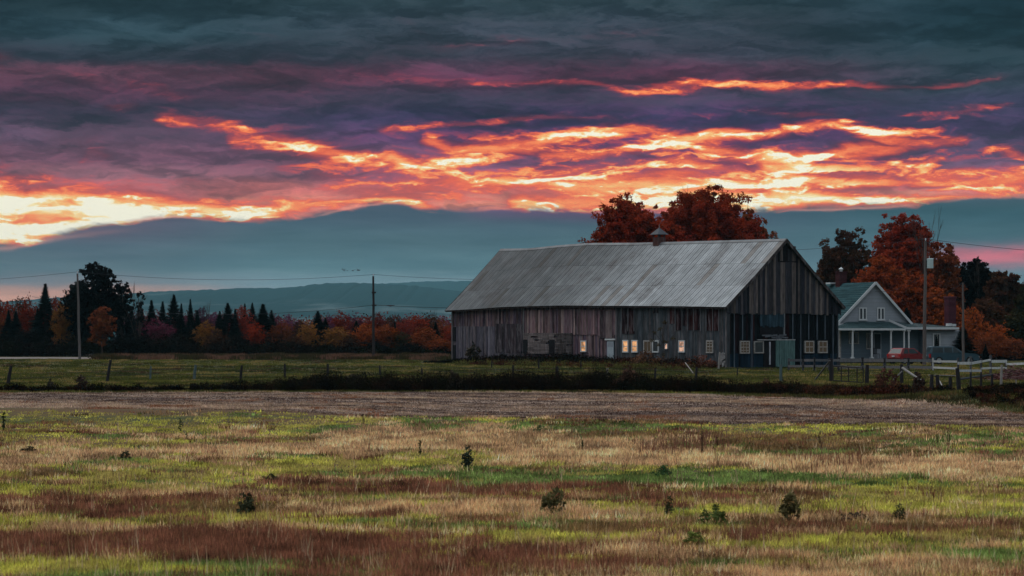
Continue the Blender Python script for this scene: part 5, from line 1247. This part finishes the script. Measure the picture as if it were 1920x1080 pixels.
# ---------------------------------------------------------------- single weeds and shrubs
def shrub(px, yt, yb, wpx, col, label, kind='bush', group='weeds standing up in the field', Y=None, name='weed', cat='weed', seed=0):
    Y = Y or ground_y(yb); X = gx(px, Y); h = (yb - yt) * Y / F * 1.12; w = wpx * Y / F; g = np.random.default_rng(seed + int(px))
    z0 = float(gz(X, Y)); vs, cs = [], []
    m = MB()
    if kind == 'bush':
        n = 7; ks = 26
        a = g.uniform(0, 6.28, ks); r = w * .5 * g.random(ks) ** .6; hh = h * (1 - .55 * (r / (w * .5)) ** 2) * g.uniform(.35, .95, ks)
        sz = max(.03, .11 * h)
        v, c = leafcloud(np.cos(a) * r, np.sin(a) * r, hh, np.full(ks, w * .15), np.full(ks, h * .13), 15, sz, g, np.tile(np.array(col), (ks, 1)) * g.uniform(.7, 1.9, (ks, 1)))
        for k in range(9): m.tube([(0, 0, -.02), (math.cos(a[k]) * r[k], math.sin(a[k]) * r[k], hh[k])], [max(.004, h * .012), .002], 4, tuple(c_ * .8 for c_ in col))
    elif kind == 'stalk':
        for q in range(3): ox = g.normal(0, .06); m.tube([(ox, 0, -.02), (ox + g.normal(0, .03), 0, h * (1 - .2 * q))], [.009, .005], 4, col)
        v, c = leafcloud(np.zeros(4), np.zeros(4), np.linspace(.5, 1, 4) * h, np.full(4, .03), np.full(4, h * .06), 7, .03, g, np.tile(np.array(col), (4, 1)))
    elif kind == 'spike':
        v, c = [], []
        for q in range(3 if wpx > 12 else 1):
            ox = g.uniform(-.35, .35) * w if q else 0; hh = h * (1 if q == 0 else g.uniform(.5, .8)); ln = g.normal(0, .04) * h
            m.tube([(ox, 0, -.02), (ox + ln, 0, hh)], [max(.005, h * .018), .003], 5, tuple(c_ * .8 for c_ in col))
            kz = np.linspace(.15, 1, 11) * hh; wr = w * .42 * (.45 + .5 * np.sin(np.pi * np.clip(kz / hh, 0, .95)))
            v_, c__ = leafcloud(ox + ln * kz / hh, kz * 0, kz, wr, np.full(11, h * .02), 8, max(.025, .11 * h), g, np.tile(np.array(col), (11, 1)) * g.uniform(.7, 1.4, (11, 1)))
            v.append(v_); c.append(c__)
        v, c = np.concatenate(v), np.concatenate(c)
    t = empty(name, (X, Y, z0), 0, label, cat, group)
    m.build('stem', M['weed'], t); np_mesh('foliage', v, 3, c, M['weed'], t)
    return t
GD, GG, BR_ = (.035, .05, .022), (.075, .10, .03), (.07, .045, .028)
for a in [
    (879, 836, 873, 22, (.03, .045, .03), 'dark thistle standing alone in pale grass below the barn doorway', 'spike'), (787, 828, 851, 9, GD, 'small dark thistle up left of the lone dark thistle', 'spike'),
    (1037, 922, 974, 42, (.075, .07, .03), 'wide dark leafy weed in the red brown band at the field centre', 'bush'), (462, 926, 966, 32, (.04, .045, .025), 'dark upright clump in the left half of the near field', 'bush'),
    (1337, 948, 990, 46, GG, 'bright green bushy weed right of the field centre', 'bush'), (1481, 932, 986, 36, (.08, .07, .03), 'tall loose weed between the green bushy weed and the low dark clump', 'bush'),
    (1606, 966, 984, 64, (.028, .024, .018), 'low wide dark clump in the right near field', 'bush'), (1686, 952, 982, 24, (.05, .055, .028), 'thin twisted weed right of the low wide dark clump', 'spike'),
    (1253, 940, 973, 24, (.06, .065, .03), 'thin curling weed left of the green bushy weed', 'spike'), (509, 884, 899, 38, (.025, .032, .018), 'low dark tuft at mid left of the field', 'bush'),
    (236, 846, 862, 20, (.04, .045, .025), 'small grey green weed in the tan grass at the left', 'bush'), (54, 836, 848, 34, (.035, .03, .018), 'flat dark tuft near the left edge in tan grass', 'bush'),
    (1242, 868, 892, 34, (.035, .075, .03), 'leafy dark green weed in the bright green band', 'bush'), (7, 780, 812, 10, GD, 'narrow dark weed at the far left edge of the grass', 'spike'),
    (338, 784, 806, 12, GD, 'slim weed near the upper grass edge at the left', 'spike'), (430, 790, 808, 8, BR_, 'small brown spike near the upper grass edge, left of centre', 'stalk'), (350, 806, 818, 11, GD, 'short weed just below the slim weed at the upper left', 'spike'),
    (1316, 796, 850, 7, BR_, 'tall bare brown stalk above the rusty seedheads', 'stalk'), (1344, 818, 842, 8, BR_, 'shorter brown stalk right of the tall bare stalk', 'stalk'), (1537, 820, 836, 7, BR_, 'thin stalk in the right dark green band', 'stalk'),
    (1757, 818, 840, 10, BR_, 'pair of thin stalks at the right middle of the field', 'stalk'), (1777, 810, 838, 7, BR_, 'tallest thin stalk at the right middle of the field', 'stalk'), (680, 778, 796, 8, BR_, 'small dry stalk rising at the stubble edge under the middle pole', 'stalk'),
    (1092, 826, 842, 7, GD, 'tiny dark spike in the pale grass below the glowing window', 'spike'), (1012, 796, 812, 30, (.05, .075, .03), 'low green tuft at the stubble edge below the barn', 'bush'), (1300, 1002, 1030, 40, (.10, .13, .03), 'yellow green tuft low in the right near field', 'bush'),
]: shrub(*a)
# rusty seedheads patches
g = np.random.default_rng(91)
Yv = g.normal(63, 3.2, 420); px = np.concatenate([g.normal(1285, 40, 260), g.normal(1560, 60, 160)]) + (Yv - 64) * 9; Yv[260:] = g.normal(55, 1.4, 160)
sel = g.random(420) < .5; px, Yv = px[sel], Yv[sel]
tag(blades('rusty_seedheads', gx(px, Yv), Yv, .16 + .26 * g.random(len(px)), .12, 5, np.tile(np.array([.20, .095, .06]), (len(px), 1)), wpx=.0004, lean=.2, seed=44, matn='weed'), 'upright rusty seedheads in the pale grass right of centre', 'weeds', kind='stuff')
SG = 'shrubs around the barn and the fence'
for a in [
    (1095, 668, 690, 40, (.03, .024, .018), 'dark bush climbing the wall beside the pale service door', 'bush', SG, 219.0, 'shrub', 'shrub'),
    (888, 650, 684, 26, (.035, .03, .022), 'dark spiky bush at the left end of the barn wall', 'bush', SG, 231.0, 'shrub', 'shrub'),
    (152, 696, 724, 26, (.035, .024, .02), 'small reddish bush below the left utility pole', 'bush', SG, 122.5, 'shrub', 'shrub'), (95, 702, 724, 16, (.03, .026, .02), 'little dark bush left of the reddish bush by the wire fence', 'bush', SG, 123.0, 'shrub', 'shrub'),
    (424, 706, 724, 24, (.02, .02, .016), 'round dark bush between two left fence posts', 'bush', SG, 124.0, 'shrub', 'shrub'), (664, 694, 728, 40, (.028, .024, .018), 'first tall clump of the ditch brush under the middle pole', 'bush', SG, 124.0, 'shrub', 'shrub'),
    (852, 692, 728, 26, (.03, .024, .018), 'upright brush clump left of the barn corner in the ditch', 'bush', SG, 123.0, 'shrub', 'shrub'), (1178, 680, 726, 44, (.05, .028, .02), 'tall reddish brush clump below the twin glowing windows', 'bush', SG, 124.0, 'shrub', 'shrub'),
    (1440, 690, 728, 36, (.055, .028, .02), 'ragged rusty clump below the sliding door', 'bush', SG, 122.0, 'shrub', 'shrub'), (1660, 690, 736, 50, (.06, .025, .018), 'dark red clump around the forked branch', 'bush', SG, 117.0, 'shrub', 'shrub'),
    (1723, 700, 738, 26, (.035, .022, .018), 'small dark clump at the low end of the slanting rail', 'bush', SG, 116.0, 'shrub', 'shrub'), (1210, 655, 684, 70, (.07, .035, .02), 'tangled rust coloured shrub against the barn under the dim windows', 'bush', SG, 203.0, 'shrub', 'shrub'),
    (1310, 664, 690, 60, (.075, .03, .02), 'low red brown shrub against the barn near its corner', 'bush', SG, 199.0, 'shrub', 'shrub'),
]: shrub(*a[:7], a[7] if len(a) > 7 else SG, *a[8:11] if False else (), **({'Y': a[8], 'name': a[9], 'cat': a[10]} if len(a) > 8 else {}))
# brush pile at the right
Yp = 150.0; o_ = Vector((gx(1905, Yp), Yp, 0)); m = MB(); R_ = random.Random(4)
for k in range(420):
    a = R_.uniform(0, 6.28); r = 2.0 * R_.random() ** .6; z = max(.02, (1.05 - .45 * r) * R_.uniform(.2, 1.0)); dx, dy = math.cos(a) * r, math.sin(a) * r
    L = R_.uniform(.3, .9); b = R_.uniform(0, 6.28); c = R_.choice([(.12, .04, .04), (.08, .03, .03), (.19, .10, .10), (.05, .03, .028), (.26, .17, .17)])
    m.beam((dx, dy, z), (dx + math.cos(b) * L, dy + math.sin(b) * L, max(.02, z + R_.uniform(-.2, .25))), .03, .03, c)
o = m.build('brush_pile', M['weed']); o.location = o_; tag(o, 'heap of reddish cut branches behind the pale stick post', 'brush pile')

# ---------------------------------------------------------------- trees
def crown_mesh(name, H_, R, zb, K, n, size, seed, cr=.34, flat=.8, hollow=.55, top=1.0):
    g = np.random.default_rng(seed)
    d = g.normal(0, 1, (K, 3)); d /= np.linalg.norm(d, axis=1)[:, None]; rad = g.random(K) ** hollow
    zc, sz = (zb + H_) / 2, (H_ - zb) / 2
    rr = R * cr * g.uniform(.6, 1.25, K)
    c = d * rad[:, None] * np.array([R * .84, R * .84, sz * .86]); c[:, 2] = zc + c[:, 2]
    lump = .88 + .24 * g.random(K); c[:, :2] *= lump[:, None] * (1.05 - .25 * ((c[:, 2] - zc) / sz)[:, None] * top)
    cols = np.ones((K, 3)) * g.uniform(.55, 1.4, (K, 1))
    cols[:, 1] *= g.uniform(.75, 1.3, K)
    # split every clump in smaller twigs so that the crown edge frays
    sub = 5; c2 = np.repeat(c, sub, axis=0) + g.normal(0, .62, (K * sub, 3)) * np.repeat(rr, sub)[:, None] * np.array([1, 1, flat])
    r2 = np.repeat(rr, sub) * g.uniform(.25, .62, K * sub); col2 = np.repeat(cols, sub, axis=0) * g.uniform(.7, 1.3, (K * sub, 1))
    v, cc = leafcloud(c2[:, 0], c2[:, 1], c2[:, 2], r2, r2 * .8, max(3, n // sub), size, g, col2, .4)
    return np_mesh(name, v, 3, np.clip(cc, 0, 3), M['leaf'], link=False), c
def limbs_mesh(name, H_, cen, r0, seed, zb, k=16):
    R_ = random.Random(seed); m = MB()
    lean = [(R_.uniform(-.03, .03) * H_ * t, R_.uniform(-.03, .03) * H_ * t, H_ * .8 * t) for t in (0, .25, .5, .75, 1)]
    lean[0] = (0, 0, -.3)
    m.tube(lean, [r0, r0 * .8, r0 * .6, r0 * .38, r0 * .15], 8)
    for c in list(cen)[:k]:
        z = max(.12 * H_, float(c[2]) * R_.uniform(.45, .75)); b = Vector((0, 0, min(z, H_ * .75))); e = Vector(c)
        mid = b.lerp(e, .5) + Vector((R_.uniform(-.2, .2), R_.uniform(-.2, .2), R_.uniform(0, .3)))
        m.tube([b, mid, e], [r0 * .35, r0 * .22, r0 * .06], 5)
    me_o = m.build(name, M['bark']); me = me_o.data; bpy.data.objects.remove(me_o); return me
def conifer_mesh(name, H_, R, seed, n=2600, power=.6):
    g = np.random.default_rng(seed)
    t = g.random(n) ** 1.25; lay = np.clip(np.floor(t * 17) / 17 + g.random(n) * .07, 0, 1)
    ang = g.uniform(0, 6.283, n); lob = .80 + .30 * np.sin(ang * 3 + lay * 23 + seed) * np.sin(lay * 51 + seed) + g.normal(0, .16, n)
    rmax = R * (1 - lay) ** power * lob + .01; rad = rmax * g.random(n) ** .35
    z = .04 * H_ + lay * H_ * .95 - rad * .22 + g.normal(0, .05, n)
    p = np.stack([np.cos(ang) * rad, np.sin(ang) * rad, z], -1)
    o = np.stack([np.cos(ang), np.sin(ang), -.25 + 1.6 * lay ** 3], -1); s = np.stack([-np.sin(ang), np.cos(ang), g.normal(0, .4, n)], -1)
    L = (.42 * g.uniform(.6, 1.3, n) * (1.05 - .8 * lay))[:, None]; w = (.14 * (1.1 - .85 * lay))[:, None]
    v = np.stack([p - s * w - o * L * .4, p + s * w - o * L * .4, p + o * L + np.array([0, 0, .04])], 1)
    return np_mesh(name, v.reshape(-1, 3), 3, np.ones((n, 3)) * g.uniform(.55, 1.5, (n, 1)), M['leaf'], link=False)
def bare_mesh(name, H_, seed, spread=.5, r0=.14, depth=5):
    R_ = random.Random(seed); m = MB()
    def go(p, d, L, r, k):
        q = p + d * L; m.tube([p, p.lerp(q, .5) + Vector((R_.uniform(-.04, .04) * L, R_.uniform(-.04, .04) * L, 0)), q], [r, r * .8, r * .62], 5 if k > 2 else 3, cap=False)
        if k == 0: return
        for _ in range(R_.choice((2, 3, 3)) if k > 1 else 4):
            nd = (d + Vector((R_.gauss(0, spread), R_.gauss(0, spread), R_.uniform(-.05, .35)))).normalized(); go(q if _ else p.lerp(q, .75), nd, L * R_.uniform(.6, .82), r * .58, k - 1)
    go(Vector((0, 0, -.2)), Vector((0, 0, 1)), H_ * .30, r0, depth)
    o = m.build(name, M['bark']); me = o.data; bpy.data.objects.remove(o)
    co = np.zeros(len(me.vertices) * 3); me.vertices.foreach_get('co', co); co = co.reshape(-1, 3); co[:, 2] *= H_ / co[:, 2].max(); me.vertices.foreach_set('co', co.ravel())
    return me
PROT = []
for i in range(5):
    cm, cen = crown_mesh('crown', 7.2, 2.5, .1, 150, 34, .20, 100 + i, cr=.22)
    PROT.append((cm, limbs_mesh('trunk', 7, cen, .13, i, 1)))
CONI = [conifer_mesh('crown', 7, 1.5, 200 + i, 4200, (1.05, .85, 1.25)[i]) for i in range(3)]
m = MB(); m.tube([(0, 0, -.2), (0, 0, 6.6)], [.13, .02], 7); _o = m.build('trunk', M['bark']); CTR = _o.data; bpy.data.objects.remove(_o)
BARE = [bare_mesh('trunk', 7, 300 + i, .42, .09, 4) for i in range(2)]
CW, TRC = {}, 0
COLS = dict(ember=(.27, .052, .014), red=(.22, .032, .018), orange=(.31, .072, .016), amber=(.24, .105, .025), plum=(.13, .028, .055), dark=(.006, .010, .009), olive=(.035, .03, .011), brown=(.065, .028, .014), crimson=(.26, .034, .012), rust=(.20, .055, .02), violet=(.12, .04, .085), black=(.007, .0065, .006))
def put_tree(kind, px, top, wpx, Y, colr, label, group, hero=None, zb=None):
    global TRC
    TRC += 1
    X = gx(px, Y); Ht = H - (top - HY) * Y / F; R = wpx * Y / F / 2; c = COLS[colr]
    if group == 'trees in the autumn tree line' and kind == 'round': Ht *= 1.07; R *= 1.12; dk = rnd.uniform(.5, 1.05); c = tuple(v * dk for v in c)
    nm = {'round': 'tree', 'conifer': 'evergreen_tree', 'bare': 'bare_tree'}[kind]
    t = empty(nm, (X, Y, 0), rnd.uniform(0, 6.28), label, 'tree', group)
    def add(name, me, sc, color=None):
        o = bpy.data.objects.new(name, me); COL.objects.link(o); o.parent = t; o.scale = sc
        if color: o.color = (*color, 1)
        return o
    if kind == 'round':
        if hero:
            cm, cen = crown_mesh('crown', Ht, R, Ht * (zb or .2), hero[0], hero[1], hero[2], 500 + TRC, cr=hero[3], flat=.8, top=hero[4] if len(hero) > 4 else .6)
            add('trunk', limbs_mesh('trunk', Ht, cen, max(.12, Ht * .018), TRC, 1, 30), (1, 1, 1)); add('crown', cm, (1, 1, 1), c)
        else:
            cm, tm = PROT[TRC % 5]; s = (R / 2.0, R / 2.0, Ht / 7.0); add('trunk', tm, s); add('crown', cm, s, c)
    elif kind == 'conifer':
        q_ = rnd.uniform(.85, 1.25); s = (R / .74 * q_, R / .74 * q_, Ht / 6.9); add('trunk', CTR, s); add('crown', CONI[TRC % 3], s, c)
    else:
        s = (R / 1.9, R / 1.9, Ht / 7); add('trunk', BARE[TRC % 2], s)
    return t
GB = 'big maples behind the barn'
put_tree('round', 1181, 359, 136, 268, 'crimson', 'dark red round maple behind the barn, left of the cupola', GB, (420, 340, .23, .24, .25), .3)
put_tree('round', 1318, 340, 196, 272, 'crimson', 'tallest red maple behind the barn, right of the cupola', GB, (560, 380, .23, .21, .2), .25)
put_tree('round', 1412, 380, 98, 275, 'rust', 'right hand red maple behind the barn, thin enough to show sky', GB, (220, 200, .25, .23, .25), .25)
put_tree('round', 1255, 395, 70, 262, 'crimson', 'lower red maple crown just behind the cupola', GB, (170, 180, .24, .26, .3), .25)
put_tree('bare', 1322, 346, 150, 276, 'brown', 'bare twigs of a leafless tree poking above the tallest red maple', GB)
GH = 'trees behind the farmhouse'
put_tree('round', 1588, 403, 124, 296, 'brown', 'loose brown green tree behind the left chimney of the farmhouse', GH, (230, 150, .25, .2, .4), .1)
put_tree('round', 1552, 440, 72, 290, 'brown', 'lower brown tree beside the barn gable edge', GH, (140, 130, .25, .24), .05)
put_tree('round', 1695, 390, 140, 306, 'crimson', 'tall dark red maple behind the farmhouse gable', GH, (420, 290, .25, .23, .25), .1)
put_tree('round', 1655, 470, 110, 276, 'ember', 'orange red tree right behind the farmhouse roof', GH, (240, 190, .25, .25), .1)
put_tree('round', 1720, 500, 100, 270, 'ember', 'orange tree between the gable and the transformer pole', GH, (240, 190, .25, .25), .05)
put_tree('round', 1768, 438, 76, 284, 'rust', 'rusty tree with an open top right of the transformer pole', GH, (180, 180, .25, .25, .3), .1)
put_tree('round', 1760, 540, 90, 268, 'orange', 'low orange tree between the two right poles', GH, (150, 180, .25, .27), .05)
put_tree('bare', 1742, 384, 74, 300, 'brown', 'leafless tree rising behind the dark red maple', GH)
put_tree('bare', 1790, 470, 50, 296, 'brown', 'leafless spindly tree right of the rusty open topped tree', GH)
GR = 'trees at the right edge of the yard'
put_tree('round', 1800, 496, 64, 292, 'brown', 'dull brown tree just behind the top of the shorter pole', GR, (150, 130, .27, .25, .2), .02)
for a in [('round', 1826, 476, 84, 290, 'black', 'tall dark bushy tree right of the shorter pole'), ('round', 1884, 496, 84, 286, 'brown', 'dark brown tree near the right edge'), ('round', 1940, 520, 80, 280, 'olive', 'olive tree cut by the right edge'),
          ('round', 1850, 560, 90, 272, 'brown', 'brown thicket tree behind the orange saplings'), ('round', 1905, 590, 70, 268, 'olive', 'dull olive tree low at the right edge')]:
    put_tree(*a, GR, (300, 210, .28, .27, .2), .02)
for a in [('round', 1826, 572, 54, 255, 'orange', 'orange sapling right of the shorter pole'), ('round', 1868, 600, 50, 252, 'orange', 'orange sapling above the tall white fence post'), ('round', 1846, 620, 44, 250, 'rust', 'low rusty sapling above the white fence'), ('round', 1900, 628, 50, 250, 'rust', 'rust coloured low tree above the white rails at the right edge'),
          ('conifer', 1806, 612, 28, 240, 'dark', 'small dark cedar beside the tall plum chimney'), ('conifer', 1848, 646, 14, 243, 'dark', 'tiny dark spruce at the foot of the orange saplings'), ('conifer', 1756, 628, 12, 233, 'dark', 'little clipped evergreen by the wing window'), ('conifer', 1700, 580, 40, 262, 'dark', 'dark evergreen showing above the wing roof'),
          ('bare', 1893, 500, 40, 284, 'brown', 'bare twiggy tree at the right edge skyline'), ('bare', 1836, 478, 46, 288, 'brown', 'bare twigs above the tall dark bushy tree')]:
    put_tree(*a, GR)
GL = 'trees at the left edge'
put_tree('round', 182, 483, 112, 306, 'black', 'big near black tree right of the left utility pole', GL, (240, 150, .25, .19, .4), .03)
put_tree('round', 148, 516, 84, 308, 'black', 'left shoulder of the big dark tree, behind the left pole', GL, (150, 140, .25, .22, .4), .02)
put_tree('round', 228, 512, 52, 304, 'black', 'narrow dark tree at the right shoulder of the big dark tree', GL, (100, 90, .24, .2, .2), .03)
put_tree('bare', 254, 526, 50, 303, 'brown', 'thin leafless tree right of the big dark tree', GL)
put_tree('round', 262, 534, 26, 302, 'black', 'sparse small leaved tree right of the big dark tree', GL, (16, 60, .18, .3), .3)
put_tree('round', 192, 572, 54, 268 + 26, 'rust', 'orange brown tree in front of the teal roofed cottage', GL, (50, 110, .24, .3), .1)
TL = 'trees in the autumn tree line'
T_ = [
 ('conifer', 247, 580, 26, 316, 'dark', 'slender evergreen hard against the big dark tree'),
 ('conifer', 340, 572, 26, 316, 'dark', 'evergreen between the tallest left evergreen and the pointed one'),
 ('conifer', 370, 584, 26, 316, 'dark', 'short evergreen under the violet trees'),
 ('conifer', 412, 586, 26, 316, 'dark', 'short evergreen left of the broad dark evergreen'),
 ('conifer', 441, 582, 26, 316, 'dark', 'evergreen hugging the broad dark evergreen on its right'),
 ('conifer', 509, 584, 26, 316, 'dark', 'small evergreen right of the wide skirted evergreen'),
 ('conifer', 610, 598, 26, 316, 'dark', 'low evergreen at the right foot of the tall dark one'),
 ('conifer', 16, 584, 26, 316, 'dark', 'squat evergreen near the left edge'),
 ('conifer', 70, 580, 26, 316, 'dark', 'evergreen in the dull red trees left of the tall spruce'),
 ('conifer', 668, 604, 26, 316, 'dark', 'small dark evergreen left of the middle pole'),
 ('conifer', 740, 606, 26, 316, 'dark', 'small dark evergreen between the red trees by the barn'),
 ('conifer', 817, 606, 26, 316, 'dark', 'thin evergreen by the barn eave'),
 ('round', 0, 556, 44, 330, 'crimson', 'dark red tree cut by the left edge'), ('round', 8, 588, 50, 318, 'rust', 'orange tree low at the left edge'), ('conifer', 30, 586, 28, 312, 'dark', 'narrow dark evergreen close to the left edge'), ('round', 36, 554, 34, 336, 'brown', 'brown tree behind the narrow left evergreen'),
 ('round', 56, 562, 50, 330, 'crimson', 'dull red tree left of the tall spruce'), ('conifer', 85, 536, 40, 312, 'dark', 'tall layered spruce left of the big dark tree'), ('round', 116, 570, 34, 306, 'amber', 'amber birch between the tall spruce and the left pole'), ('round', 104, 560, 40, 334, 'crimson', 'dark red tree behind the amber birch'),
 ('round', 235, 585, 36, 320, 'plum', 'plum coloured tree right of the cottage'), ('conifer', 262, 570, 26, 318, 'dark', 'slim evergreen, first right of the big dark tree'), ('conifer', 284, 566, 30, 322, 'dark', 'second evergreen right of the big dark tree'), ('conifer', 305, 568, 24, 320, 'dark', 'third evergreen right of the big dark tree'),
 ('conifer', 326, 556, 34, 318, 'dark', 'tallest evergreen of the left row, with a pointed top'), ('bare', 320, 556, 40, 342, 'brown', 'bare pale tree behind the left evergreen row'), ('round', 296, 600, 54, 314, 'plum', 'plum red tree in front of the left evergreen row'), ('round', 344, 588, 30, 326, 'plum', 'small plum tree between two evergreens'),
 ('conifer', 357, 564, 28, 320, 'dark', 'pointed evergreen right of the small plum tree'), ('round', 378, 578, 32, 330, 'violet', 'violet red tree behind the amber birch pair'), ('bare', 396, 562, 40, 336, 'brown', 'leafless tree standing above the violet trees'), ('round', 386, 602, 36, 306, 'amber', 'golden birch between the left evergreens'),
 ('round', 402, 582, 30, 332, 'violet', 'purple tree behind the golden birch'), ('conifer', 427, 571, 42, 312, 'dark', 'broad dark evergreen right of the golden birch'), ('round', 452, 576, 40, 322, 'red', 'scarlet tree between two broad evergreens'), ('conifer', 459, 572, 18, 330, 'dark', 'thin evergreen tip behind the scarlet tree'), ('conifer', 473, 571, 20, 326, 'dark', 'thin evergreen right of the scarlet tree'),
 ('conifer', 493, 573, 46, 310, 'dark', 'wide skirted evergreen in the middle left'), ('round', 478, 606, 30, 306, 'crimson', 'dark red tree hugging the wide skirted evergreen'), ('round', 515, 590, 34, 332, 'plum', 'plum tree right of the wide skirted evergreen'), ('round', 530, 602, 44, 308, 'rust', 'rusty birch right of the wide skirted evergreen'), ('round', 543, 592, 36, 330, 'violet', 'violet tree behind the rusty birch'),
 ('round', 562, 598, 30, 324, 'brown', 'brown tree left of the leaning evergreen'), ('round', 578, 604, 34, 308, 'amber', 'amber tree just left of the leaning evergreen'), ('conifer', 596, 586, 40, 312, 'dark', 'tall dark evergreen left of the middle pole'), ('round', 616, 590, 30, 330, 'violet', 'violet tree right of the tall dark evergreen'),
 ('round', 640, 584, 42, 318, 'red', 'bright red tree left of the middle pole'), ('round', 630, 610, 46, 306, 'amber', 'amber orange tree in front of the bright red tree'), ('round', 662, 590, 34, 334, 'plum', 'plum tree between the bright red tree and the middle pole'), ('round', 684, 608, 46, 308, 'orange', 'glowing orange tree just left of the middle pole'),
 ('round', 690, 590, 34, 336, 'crimson', 'dark red tree behind the middle pole'), ('round', 712, 588, 34, 334, 'red', 'red tree just right of the middle pole'), ('round', 722, 606, 48, 308, 'orange', 'orange tree just right of the middle pole'), ('bare', 742, 584, 30, 340, 'brown', 'bare tree above the right part of the tree line'),
 ('round', 738, 592, 36, 330, 'brown', 'brown tree behind the orange trees right of the pole'), ('round', 758, 596, 34, 326, 'red', 'red tree midway between the middle pole and the barn'), ('round', 752, 622, 46, 308, 'olive', 'dark olive tree midway between the middle pole and the barn'), ('round', 782, 588, 44, 332, 'crimson', 'tall dark red tree left of the barn'),
 ('round', 806, 590, 36, 336, 'brown', 'brown tree just left of the barn eave'), ('round', 796, 614, 52, 306, 'orange', 'spreading orange tree just left of the barn'), ('bare', 818, 576, 30, 338, 'brown', 'bare pale tree by the barn eave'), ('round', 832, 600, 40, 322, 'rust', 'rust coloured tree touching the barn eave'),
 ('round', 826, 634, 44, 300, 'orange', 'low orange tree against the left end of the barn'), ('round', 850, 610, 40, 318, 'crimson', 'dark red tree half hidden by the left end of the barn'), ('round', 656, 628, 40, 302, 'brown', 'low brown tree beneath the bright red tree'), ('round', 550, 628, 40, 302, 'brown', 'low brown bushy tree under the violet tree'),
 ('round', 408, 622, 40, 304, 'brown', 'low dark brown tree before the broad dark evergreen'), ('round', 340, 624, 50, 304, 'black', 'low near black tree in front of the pointed evergreen'), ('round', 256, 626, 60, 300, 'black', 'low black bush mass right of the cottage'), ('round', 446, 626, 40, 303, 'black', 'low near black tree between the broad evergreens'),
 ('round', 60, 618, 60, 304, 'black', 'low black thicket under the dull red tree'), ('round', 700, 636, 50, 301, 'black', 'low near black thicket at the foot of the middle pole'), ('round', 770, 640, 40, 300, 'black', 'low near black thicket left of the low orange tree'), ('round', 132, 620, 40, 330, 'black', 'black thicket behind the left pole foot')]
for a in T_: put_tree(*a, TL)
# thicket at the feet of the trees: one tangle
g = np.random.default_rng(505); K = 640
px = np.concatenate([g.uniform(-60, 850, 460), g.uniform(1790, 1990, 180)]); Yv = np.concatenate([g.uniform(296, 306, 460), g.uniform(254, 262, 180)])
hb = 1.1 + 2.4 * fbm(px / 26, Yv * .2, 3); hb[460:] *= .6; hb[:460] *= np.interp(px[:460], [-60, 0, 230, 300, 520, 620, 850], [1.1, 1.1, 1.2, 1.2, 1.0, .7, .5])
brush('thicket', gx(px, Yv), Yv, hb, DK[g.integers(0, 5, K)] * .8, 'near black thicket filling in under the autumn tree line', 9, n=70, size=.26, rx=.55)
# sapling against the barn wall
t = empty('sapling', tuple(BN + BB * side_s(1243, 1.2) - BA * 1.2), 0, 'thin vine leaved sapling in front of the barn by the tiny glowing window', 'tree', SG)
m = MB(); m.tube([(0, 0, 0), (.1, 0, 1.6), (-.05, 0, 3.0), (.1, 0, 3.9)], [.05, .035, .025, .01], 6)
cl_ = [(-.7, .1, 2.95), (-.95, 0, 2.3), (-.35, 0, 1.9), (.15, 0, 3.85), (-.25, 0, 3.3), (.85, 0, 2.5), (.2, 0, 2.2), (.05, 0, 1.1)]
for c in cl_: m.tube([(0, 0, c[2] * .7), c], [.02, .008], 4)
m.build('trunk', M['bark'], t)
c = np.array(cl_); v, cc = leafcloud(c[:, 0], c[:, 1], c[:, 2], np.full(8, .26), np.full(8, .2), 60, .10, g, np.tile(np.array([.06, .045, .022]), (8, 1)))
np_mesh('crown', v, 3, cc, M['weed'], t)
# the wood behind the tree line: one mass
g = np.random.default_rng(404); K = 560
px = g.uniform(-80, 900, K); Yv = g.uniform(345, 420, K); X = gx(px, Yv)
tp = np.interp(px, [-80, 0, 240, 300, 500, 560, 620, 720, 900], [556, 560, 580, 576, 582, 588, 584, 583, 585]) + g.uniform(0, 22, K)
Ht = H - (tp - HY) * Yv / F
pal = np.array([[.11, .02, .016], [.12, .03, .05], [.20, .05, .02], [.05, .03, .02], [.03, .03, .02], [.10, .035, .07], [.16, .03, .02]])
v, cc = leafcloud(X, Yv, Ht * .55, np.full(K, 2.0), Ht * .45, 110, .30, g, pal[g.integers(0, 7, K)])
o = np_mesh('distant_wood', v, 3, cc, M['weed']); tag(o, 'far mass of red plum and brown autumn woodland behind the tree line', 'woodland', kind='stuff')
K = 260; px = g.uniform(1480, 2000, K); Yv = g.uniform(312, 350, K); X = gx(px, Yv); tp = np.interp(px, [1480, 1600, 1720, 1800, 2000], [540, 500, 490, 500, 512]) + g.uniform(0, 30, K); Ht = H - (tp - HY) * Yv / F
v, cc = leafcloud(X, Yv, Ht * .5, np.full(K, 2.2), Ht * .5, 130, .32, g, np.array([[.06, .018, .012], [.03, .022, .015], [.09, .03, .015]])[g.integers(0, 3, K)])
o = np_mesh('backing_wood', v, 3, cc, M['weed']); tag(o, 'dark woodland mass filling in behind the farmhouse trees', 'woodland', kind='stuff')

# ---------------------------------------------------------------- haze
hm = bpy.data.materials.new('haze'); hm.use_nodes = True
n = NT(hm.node_tree); out = n.node('ShaderNodeOutputMaterial'); pv = n.node('ShaderNodeVolumePrincipled')
pv.inputs['Color'].default_value = (.30, .68, .80, 1); pv.inputs['Density'].default_value = HAZE; pv.inputs['Anisotropy'].default_value = 0.0
n.t.links.new(pv.outputs[0], out.inputs['Volume'])
mb = MB(); mb.box((-13000, -600, -5), (13000, 13000, 240)); hz_o = mb.build('haze', hm); tag(hz_o, 'thin blue evening haze lying over the plain', 'haze', kind='stuff')
